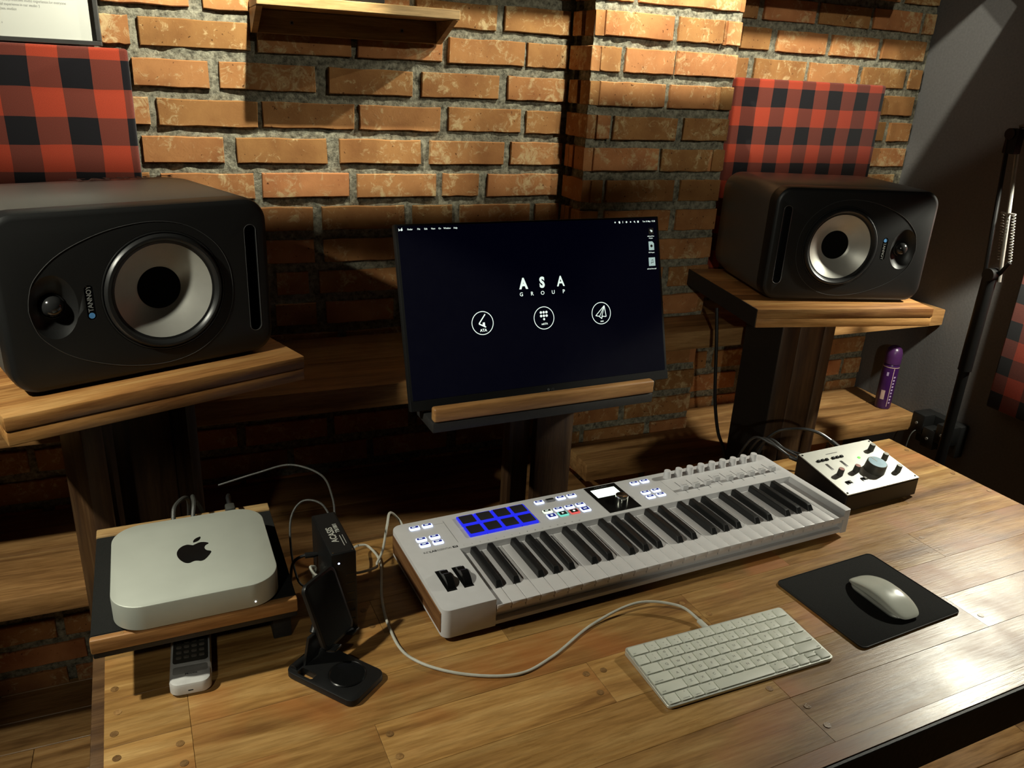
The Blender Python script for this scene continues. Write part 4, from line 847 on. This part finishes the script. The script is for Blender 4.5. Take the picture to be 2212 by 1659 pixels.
for q in (-0.020, 0.020): MB().bbox(q-0.008, q+0.008, -0.0500, -0.0465, -0.0030, 0.0150, 0.0012, 2, TP).build('phone_hook', 'gloss', ps)
pb = TP @ Vector((0, 0.01, -0.004)); hb = TB @ Vector((-0.034, 0, 0.056))
MB().tube([hb, pb], 0.006, 12).build('upper_arm', 'plastic', ps)
# ================================================================== REMOTE CONTROL
rm = thing('remote_control', 'pale air conditioner remote control lying under the tray', 'remote control', (-0.0320, 0.9300, 0.0), -0.045)
MB().slab(0.0500, 0.1260, 0.012, 0.0003, 0.0205, 0.0045, 6, Matrix.Translation((0, 0.010, 0))).build('case', 'remote_w', rm)
MB().slab(0.0420, 0.0140, 0.003, 0.0203, 0.0209, 0.0002, 3).build('front_strip', 'remote_g', rm, (0, -0.0260, 0))
MB().slab(0.0430, 0.0800, 0.004, 0.0203, 0.0210, 0.0002, 4).build('key_field', 'remote_d', rm, (0, 0.0280, 0))
for i in range(4):
    for j in range(4): MB().slab(0.0072, 0.0048, 0.0018, 0.0208, 0.0222, 0.0004, 3).build('key', 'remote_k', rm, (-0.0140+i*0.0094, -0.002+j*0.0105, 0))
text('Midea', 0.0062, 'print', rm, (0.0010, -0.0335, 0.0206), ext=0.0001, bold=0.01)
MB().box(-0.003, 0.003, -0.0532, -0.0522, 0.0090, 0.0105).build('latch_slot', 'cap', rm)
# ================================================================== AUDIO INTERFACE
IYAW, ITL = 0.0627, 0.1875
ai = thing('audio_interface', 'desktop audio interface with a silver top and one large blue grey knob', 'audio interface', (1.1295, 0.9654, 0.0), IYAW)
IW, ID, IH0, IH1 = 0.2017, 0.1345, 0.0428, 0.0680
mb = MB(); Rg = []
for z0_, i in ((0, 0.0015), (1, 0), (2, 0), (3, 0.0012)):
    ring_ = []
    for x, y in rrect(IW-2*i, ID-2*i, 0.004, 4):
        X, Y = x+IW/2, y+ID/2; top_ = IH0-0.0025+(IH1-IH0)*Y/ID
        ring_.append((X, Y, (0.0045, 0.0060, top_-0.0012, top_)[z0_]))
    Rg.append(ring_)
mb.loft(Rg).build('case', 'plastic', ai)
for q in ((0.02, 0.02), (IW-0.02, 0.02), (0.02, ID-0.02), (IW-0.02, ID-0.02)): MB().cyl(0.008, 0, 0.0048, 14).build('foot', 'rubber', ai, (q[0], q[1], 0))
TIf = Matrix.Translation((0, 0, IH0-0.0024)) @ Matrix.Rotation(ITL, 4, 'X')
IR = (ITL, 0, 0)
MB().bbox(0.0005, IW-0.0005, 0.0008, 0.1355, 0.0, 0.0022, 0.0006, 1, TIf).build('faceplate', 'alu_panel', ai)
def ip(x, y, z=0.0022): return tuple(TIf @ Vector((x, y, z)))
def iknob(x, y, r, h, topmat, name='knob'):
    k = MB().lathe([(r*1.0, 0.0), (r*1.0, h*0.12), (r*0.95, h*0.95), (r*0.9, h), (0.0003, h)], 32).build(name, 'knob_dark', ai, ip(x, y), IR)
    MB().cyl(r*0.86, h-0.0002, h+0.0003, 28).build('knob_cap', topmat, k); MB().box(-r*0.05, r*0.05, r*0.1, r*0.84, h+0.0003, h+0.0005).build('pointer', 'knob_top', k); return k
iknob(0.1725, 0.1030, 0.0060, 0.0150, 'knob_top'); iknob(0.1745, 0.0690, 0.0060, 0.0150, 'knob_top'); iknob(0.1700, 0.0300, 0.0060, 0.0150, 'knob_top')
iknob(0.0350, 0.0560, 0.0060, 0.0150, 'knob_red'); iknob(0.0782, 0.0550, 0.0060, 0.0150, 'knob_red'); iknob(0.1225, 0.0475, 0.0205, 0.0200, 'knob_blue', 'volume_knob')
MB().cyl(0.0030, 0, 0.0010, 16).build('status_light', 'led_green', ai, ip(0.1244, 0.0895), IR)
for x in (0.0345, 0.0745): MB().slab(0.0062, 0.0205, 0.001, 0, 0.0003, 0.0001, 3).build('level_meter', 'meter', ai, ip(x, 0.0820), IR)
for x0 in (0.0245, 0.0655):
    for i in range(3): MB().bbox(-0.0036, 0.0036, -0.003, 0.003, 0, 0.0028, 0.0006, 1).build('switch', 'gloss', ai, ip(x0+i*0.0112, 0.1030), IR)
for x in (0.0350, 0.0765):
    s_ = MB().slab(0.0150, 0.0100, 0.002, 0, 0.0008, 0.0002, 3).build('switch_well', 'gloss', ai, ip(x, 0.0305), IR); MB().bbox(-0.001, 0.0048, -0.0035, 0.0035, 0.0008, 0.0036, 0.0006, 1).build('switch_cap', 'knob_dark', s_)
for q in ((0.0055, 0.1290), (0.0055, 0.0060), (0.196, 0.0075), (0.196, 0.129)): MB().cyl(0.0021, 0, 0.0007, 12).build('screw', 'gloss', ai, ip(*q), IR)
MB().box(-0.013, 0.013, -0.002, 0.002, 0, 0.0001).build('print_line', 'alu', ai, ip(0.0800, 0.0130), IR); MB().box(-0.016, 0.016, -0.0008, 0.0008, 0, 0.0001).build('print_line', 'meter', ai, ip(0.0750, 0.1180), IR)
# cables into its back and side
c = on(ai, 0.135, ID+0.002, 0.050)
cord('jack_cable', 'thick black cable arching from the back of the audio interface to the dark post', [c, (c[0]-0.010, c[1]+0.024, c[2]+0.012), (c[0]-0.032, c[1]+0.048, c[2]+0.026), (c[0]-0.060, c[1]+0.075, c[2]+0.026), (c[0]-0.090, c[1]+0.110, c[2]+0.004), (c[0]-0.105, c[1]+0.132, c[2]-0.06), (c[0]-0.11, c[1]+0.136, -0.20)], 0.0036, 'cable_b', (c, (c[0]-0.012, c[1]+0.026, c[2]+0.013), 0.0055))
for j in range(3):
    c = on(ai, 0.012+0.022*j, ID+0.003, 0.048-0.004*j)
    cord('patch_cable', 'black patch cable hanging behind the audio interface', [c, (c[0]-0.010, c[1]+0.022, c[2]+0.004), (c[0]-0.030, c[1]+0.055, c[2]+0.018-0.006*j), (c[0]-0.046, c[1]+0.098, c[2]+0.010), (c[0]-0.060, c[1]+0.128, -0.05), (c[0]-0.06, c[1]+0.132, -0.22)], 0.0028, 'cable_b', (c, (c[0]-0.009, c[1]+0.018, c[2]+0.002), 0.0045))['group'] = 'patch cables behind the audio interface'
sp = MB().slab(0.034, 0.022, 0.003, 0.0, 0.0014, 0.0004, 3).build('paper_slip', 'orange', None, (1.1180, 1.0620, 0.0008), (0, 0, 0.4)); tag(sp, 'small orange paper slip lying between music keyboard and audio interface', 'paper')
# ================================================================== PURPLE SPRAY CAN ON THE LOW PLANK
sc = thing('spray_can', 'purple aerosol can with rounded cap on the low plank', 'spray can', (2.0130, 1.6700, -0.1670))
MB().lathe([(0.0215, 0), (0.0235, 0.002), (0.0240, 0.005), (0.0240, 0.138), (0.0225, 0.146), (0.0200, 0.150)], 36).build('body', 'purple', sc)
MB().lathe([(0.0242, 0.147), (0.0246, 0.150), (0.0246, 0.170), (0.0238, 0.182), (0.0205, 0.193), (0.0140, 0.200), (0.0060, 0.2035), (0.0003, 0.204)], 36).build('cap', 'purple_cap', sc)
MB().lathe([(0.0242, 0.1360), (0.0244, 0.1365), (0.0242, 0.1385)], 36, cap=False).build('shoulder_ring', 'gold', sc)
def wrap(poly_ang, z0, z1, name, mat, r=0.0242):
    vs = []; n = 8; a0, a1 = poly_ang
    for i in range(n+1):
        a = a0+(a1-a0)*i/n; vs += [(r*math.cos(a), r*math.sin(a), z0), (r*math.cos(a), r*math.sin(a), z1)]
    MB().add(vs, [(2*i, 2*i+2, 2*i+3, 2*i+1) for i in range(n)]).build(name, mat, sc)
wrap((-2.00, -1.92), 0.010, 0.135, 'label_stripe', 'gold')
wrap((-2.95, -2.45), 0.032, 0.062, 'label_flower', 'gold'); wrap((-2.75, -2.50), 0.110, 0.122, 'label_print', 'lilac')
for i in range(9): wrap((-1.80, -1.58+0.02*(i % 3)), 0.020+i*0.0105, 0.0255+i*0.0105, 'label_print', 'lilac')
# ================================================================== ARM STAND BY THE RIGHT WALL (carries the working lamp)
ar = thing('arm_stand', 'black floor stand with a sprung folding arm in front of the grey wall', 'stand', (1.850, 1.315, FLOOR)); az = -FLOOR
MB().cyl(0.0130, 0.03, 0.335+az, 20).build('pole', 'blackmetal', ar); MB().cyl(0.0165, 0.10+az, 0.345+az, 20, b=0.002).build('sleeve', 'blackmetal', ar)
MB().lathe([(0.14, 0), (0.14, 0.012), (0.12, 0.022), (0.03, 0.034), (0.016, 0.05)], 36).build('foot', 'blackmetal', ar)
MB().cyl(0.016, -0.016, 0.016, 16, Matrix.Translation((0, -0.004, 0.352+az)) @ Matrix.Rotation(PI/2, 4, 'Y')).build('joint', 'blackmetal', ar)
e0 = Vector((0, -0.005, 0.345+az)); e1 = Vector((0, 0.036, 0.680+az))
MB().tube([e0+Vector((-.008, 0.014, 0)), e1+Vector((-.008, 0.006, 0))], 0.0052, 10).build('arm_bar', 'blackmetal', ar)
MB().tube([e0+Vector((.008, -0.016, -0.008)), e1+Vector((.008, -0.010, -0.012))], 0.0048, 10).build('arm_bar', 'steel', ar)
for s_ in (-1, 1):
    a = Vector((0.006, -0.018+0.014*s_-0.004, 0.388+az)); b = Vector((0.006, 0.0+0.0135*s_, 0.500+az))
    hel = []
    for i in range(150):
        f_ = i/149; hel.append(a.lerp(b, f_)+0.0042*Vector((math.cos(f_*2*PI*17), math.sin(f_*2*PI*17), 0)))
    MB().tube(hel, 0.0009, 5).build('spring', 'steel', ar)
MB().tube([Vector((0.006, -0.018, 0.500+az)), Vector((0.006, 0.020, 0.500+az))], 0.0025, 8).build('spring_pin', 'steel', ar)
MB().tube([Vector((0.006, -0.036, 0.388+az)), Vector((0.006, -0.012, 0.345+az))], 0.005, 8).build('link', 'blackmetal', ar)
MB().cyl(0.013, -0.016, 0.016, 16, Matrix.Translation(e1) @ Matrix.Rotation(PI/2, 4, 'Y')).build('joint', 'blackmetal', ar)
MB().bbox(-0.012, 0.012, -0.020, 0.012, -0.045, 0.012, 0.003, 2, Matrix.Translation(e1)).build('elbow', 'blackmetal', ar)
LR = Vector((1.930, 1.130, 0.685)); l0 = Vector((1.850, 1.315, -az+0)); hd = LR-Vector((1.850, 1.315, FLOOR))
top_ = hd+Vector((0.0, 0.0, 0.075))
MB().tube([e1, top_], 0.0052, 10).build('arm_bar', 'blackmetal', ar); MB().tube([e1+Vector((0.004, -.006, 0.016)), top_+Vector((0.004, 0, 0.016))], 0.0048, 10).build('arm_bar', 'steel', ar)
aim = Vector((-0.305, -0.02, -1.0)).normalized(); q = aim.to_track_quat('-Z', 'Y').to_matrix().to_4x4(); q.translation = hd
MB().lathe([(0.018, 0.075), (0.030, 0.070), (0.034, 0.050), (0.060, -0.010), (0.0585, -0.010), (0.031, 0.048), (0.016, 0.055)], 36, q, cap=False).build('lamp_shade', 'blackmetal', ar)
MB().lathe([(0.008, 0.055), (0.016, 0.040), (0.020, 0.022), (0.014, 0.008), (0.001, 0.004)], 20, q).build('bulb', 'bulb', ar)
lo = light('SPOT', 'arm_lamp_light', ar, tuple(hd+aim*0.014), PW['right'], tuple(hd+aim), size=0.022, angle=1.94, blend=0.12)
# black socket block with plugs on the wall behind the stand
so = thing('socket_block', 'black power socket with adapters on the grey wall behind the stand', 'power socket', (XR-0.002, 1.485, -0.175))
MB().bbox(-0.034, 0.0, -0.075, 0.065, -0.055, 0.045, 0.004).build('block', 'plastic', so)
for yy, zz, a_ in ((0.035, 0.020, 0.3), (-0.010, -0.012, -0.2), (-0.052, 0.016, 0.5)):
    ad_ = MB().bbox(-0.080, -0.034, yy-0.022, yy+0.022, zz-0.030, zz+0.030, 0.004).build('adapter', 'plastic', so)
    MB().cyl(0.004, 0, 0.003, 10).build('adapter_button', 'steel', ad_, (-0.0805, yy, zz), (0, -PI/2, 0))
cord('power_cord', 'thin dark cord hanging from the wall socket behind the desk end', [(2.020, 1.515, -0.175), (1.985, 1.520, -0.185), (1.972, 1.520, -0.23), (1.965, 1.515, -0.32), (1.960, 1.51, -0.50), (1.95, 1.50, FLOOR+0.004)], 0.0016, 'cable_g')
cord('speaker_cable', 'black cable hanging from a loudspeaker stand down behind the music keyboard', [(1.2000, 1.5200, 0.2500), (1.1980, 1.5000, 0.1700), (1.2000, 1.4900, 0.1000), (1.2050, 1.4800, 0.0200), (1.2200, 1.4700, -0.06), (1.2450, 1.4600, -0.13), (1.27, 1.455, -0.30)], 0.0042, 'cable_b')
# ================================================================== CHECKED PANELS AND PICTURE ON THE WALLS
def panel(name, label, origin, x0, x1, z0, z1, depth, mat, axis='y'):
    """upholstered panel; origin = corner of a black check"""
    t = thing(name, label, 'acoustic panel', origin, 0, 'checked cloth wall panels')
    if axis == 'y': b = MB().bbox(x0-origin[0], x1-origin[0], -depth, 0, z0-origin[2], z1-origin[2], 0.006, 3)
    else: b = MB().bbox(-depth, 0, x0-origin[1], x1-origin[1], z0-origin[2], z1-origin[2], 0.006, 3)
    b.build('cloth', mat, t); return t
panel('checked_panel', 'red and black checked cloth panel on brick behind the loudspeaker beside the grey wall', (1.4080, WY-0.006, 0.7523), 1.3830, 1.9000, 0.2500, 0.7740, 0.030, 'plaid_r')
panel('checked_panel', 'red and black checked cloth panel on brick under the picture frame', (-0.1626, WY-0.006, 0.7400), -0.5650, -0.0450, 0.2450, 0.7620, 0.030, 'plaid_l')
panel('checked_panel', 'red and black checked cloth panel on the dark grey wall', (XR-0.002, 1.315, 0.010), 0.8300, 1.3550, -0.0380, 0.4800, 0.045, 'plaid_w', 'x')
fr = thing('picture_frame', 'framed white notice with printed text standing above the checked panel', 'picture frame', (-0.0870, WY-0.008, 0.7640))
for x0, x1, z0, z1 in ((-0.300, 0, 0, 0.0085), (-0.300, 0, 0.4115, 0.420), (-0.300, -0.2915, 0.0085, 0.4115), (-0.0085, 0, 0.0085, 0.4115)): MB().bbox(x0, x1, -0.022, 0, z0, z1, 0.001, 1).build('moulding', 'frame', fr)
pp = MB().box(-0.2915, -0.0085, -0.014, -0.002, 0.0085, 0.4115).build('sheet', 'paper', fr)
for s, z in (('mates ensure a smooth and productive studio experience for everyone', 0.0700), ('you have a wonderful experience in our studio :)', 0.0625), ('instagram @asa. studios', 0.0550), ('asa Studios +', 0.0310)):
    text(s, 0.0066, 'ink', pp, {0.0700: -0.0520, 0.0625: -0.0960, 0.0550: -0.1330, 0.0310: -0.1560}[z] and ({0.0700: -0.0520, 0.0625: -0.0950, 0.0550: -0.1330, 0.0310: -0.1580}[z], -0.0142, z), (PI/2, 0, 0), align='RIGHT', ext=0.00003, sx=0.80)
# ================================================================== SMALL WALL SHELF
ws = thing('wall_shelf', 'small pale timber wall shelf with two screws in its back board', 'shelf', (0.187, WY-0.006, 0.806)); SF = 0.135; SWd = 0.400
bb = MB().bbox(0.012, SWd-0.012, -0.016, 0, 0, 0.0445, 0.0012, 1).build('back_board', 'pine', ws)
MB().bbox(0.0, SWd+0.002, -SF, 0, 0.0450, 0.0640, 0.0015, 1).build('shelf_board', 'pine', ws)
for x in (0.0, SWd-0.0118):
    MB().prism([(0, 0), (-0.016, 0), (-SF+0.008, 0.044), (0, 0.044)], x, x+0.0118, Matrix(((0, 0, 1, 0), (1, 0, 0, 0), (0, 1, 0, 0), (0, 0, 0, 1)))).build('bracket', 'pine', ws)
for x in (0.080, 0.311): MB().cyl(0.0042, 0, 0.002, 16, Matrix.Translation((x, -0.0158, 0.0225)) @ Matrix.Rotation(PI/2, 4, 'X')).build('screw', 'steel', bb); MB().cyl(0.002, 0, 0.0006, 6, Matrix.Translation((x, -0.0178, 0.0225)) @ Matrix.Rotation(PI/2, 4, 'X')).build('screw_socket', 'cap', bb)
bxx = thing('black_box', 'small black box standing on the pale wall shelf', 'box', (0.4100, WY-0.075, 0.8722))
MB().bbox(-0.032, 0.032, -0.025, 0.025, 0, 0.06, 0.003).build('case', 'plastic', bxx); MB().bbox(-0.0325, 0.0325, -0.0255, 0.0255, 0.045, 0.062, 0.003).build('lid', 'gloss', bxx)
# ================================================================== LAMPS OUT OF THE PICTURE
# long trough with bulbs, its slot throwing light down on the upper wall
tl_ = thing('trough_lamp', 'long dark trough lamp hung above the desk, washing the brick wall', 'lamp', (0, 1.505, 1.164))
X0t, X1t = -0.55, 1.76
sy_, sz_ = 0, 0; p1 = (0.114, -0.098); p2 = (0.069, -0.133)
def lip(q, x): return [(x, -0.03, 0.035), (x, -0.03, 0.030), (x, q[0]-0.001, q[1]), (x, q[0], q[1]), (x, -0.022, 0.034)]
MB().loft([lip((0.0652, -0.1385), X0t), lip((0.0658, -0.1375), 0.7), lip(p2, X1t)]).build('room_side_plate', 'blackmetal', tl_)
MB().prism([(0.03, 0.035), (0.034, 0.032), (p1[0]+0.001, p1[1]), (p1[0], p1[1]), (0.026, 0.028)], X0t, X1t, Matrix(((0, 0, 1, 0), (1, 0, 0, 0), (0, 1, 0, 0), (0, 0, 0, 1)))).build('wall_side_plate', 'blackmetal', tl_)
MB().box(X0t, X1t, -0.03, 0.034, 0.0345, 0.045).build('spine', 'blackmetal', tl_)
for x in (X0t, X1t-0.003): MB().prism([(-0.03, 0.035), p2, p1, (0.034, 0.035)], x, x+0.003, Matrix(((0, 0, 1, 0), (1, 0, 0, 0), (0, 1, 0, 0), (0, 0, 0, 1)))).build('end_plate', 'blackmetal', tl_)
for x in (-0.3, 0.6, 1.5): MB().cyl(0.004, 0.045, CEIL-1.164, 8).build('hanging_rod', 'blackmetal', tl_, (x, 0, 0))
for x, kx in ((0.22, 'wash_a'), (0.935, 'wash_b'), (1.35, 'wash_c'), (1.66, 'wash_d')):
    MB().lathe([(0.004, 0.030), (0.008, 0.022), (0.010, 0.014), (0.006, 0.0085), (0.001, 0.008)], 16).build('bulb', 'bulb', tl_, (x, 0, 0)); light('SPOT' if kx == 'wash_a' else 'POINT', 'bulb_light', tl_, (x, 0, 0), PW[kx], (0.10, 0.335, -0.56), size=0.006, angle=1.55, blend=0.35)
def can_lamp(label, loc, target, energy, size, angle, blend, cat='lamp'):
    t = thing('spot_lamp', label, cat, loc); aim = (Vector(target)-Vector(loc)).normalized(); q = aim.to_track_quat('-Z', 'Y').to_matrix().to_4x4()
    MB().lathe([(0.001, 0.105), (0.030, 0.105), (0.036, 0.095), (0.036, -0.010), (0.034, -0.010), (0.034, 0.060), (0.001, 0.062)], 28, q, cap=False).build('can', 'blackmetal', t)
    MB().lathe([(0.001, 0.055), (0.016, 0.045), (0.020, 0.030), (0.001, 0.012)], 18, q).build('bulb', 'bulb', t)
    up = q @ Vector((0, 0, 0.10)); MB().tube([up, Vector((up.x, up.y, CEIL-loc[2]))], 0.005, 8).build('hanging_rod', 'blackmetal', t)
    light('SPOT', 'spot_light', t, tuple(aim*0.008), energy, tuple(aim), size=size, angle=angle, blend=blend); return t
can_lamp('black spot lamp hung high over the raised computer tray', (-0.62, 0.86, 1.02), (-0.12, 1.16, 0.0), PW['left'], 0.02, 1.27, 0.14)
can_lamp('black spot lamp hung far in front of the desk, turned to the plank shelves', (-1.05, -2.30, 1.50), (1.42, 1.62, 0.05), PW['front'], 0.04, 0.24, 0.4)
can_lamp('black spot lamp hung in front of the desk corner, turned to the remote control', (-0.55, -0.30, 1.10), (-0.18, 0.86, 0.0), PW['tray'], 0.04, 0.46, 0.4)
fl = can_lamp('black flood lamp with a wide flap added to shade the lower brick wall', (1.20, 0.45, 1.38), (1.22, 1.84, 0.95), PW['flood'], 0.008, 1.62, 0.6)
MB().bbox(-0.42, 0.42, 0.02, 0.245, -0.164, -0.160, 0.001, 1).build('flap', 'blackmetal', fl); MB().tube([(0, 0.03, -0.03), (0, 0.05, -0.172)], 0.004, 8).build('flap_bracket', 'blackmetal', fl)  # unseen flap, added to cut the light off the lower wall
# ------------------------------------------------------------------ lift everything so that the floor is z = 0
for o in list(COL.objects):
    if o.parent is None: o.location.z += -FLOOR
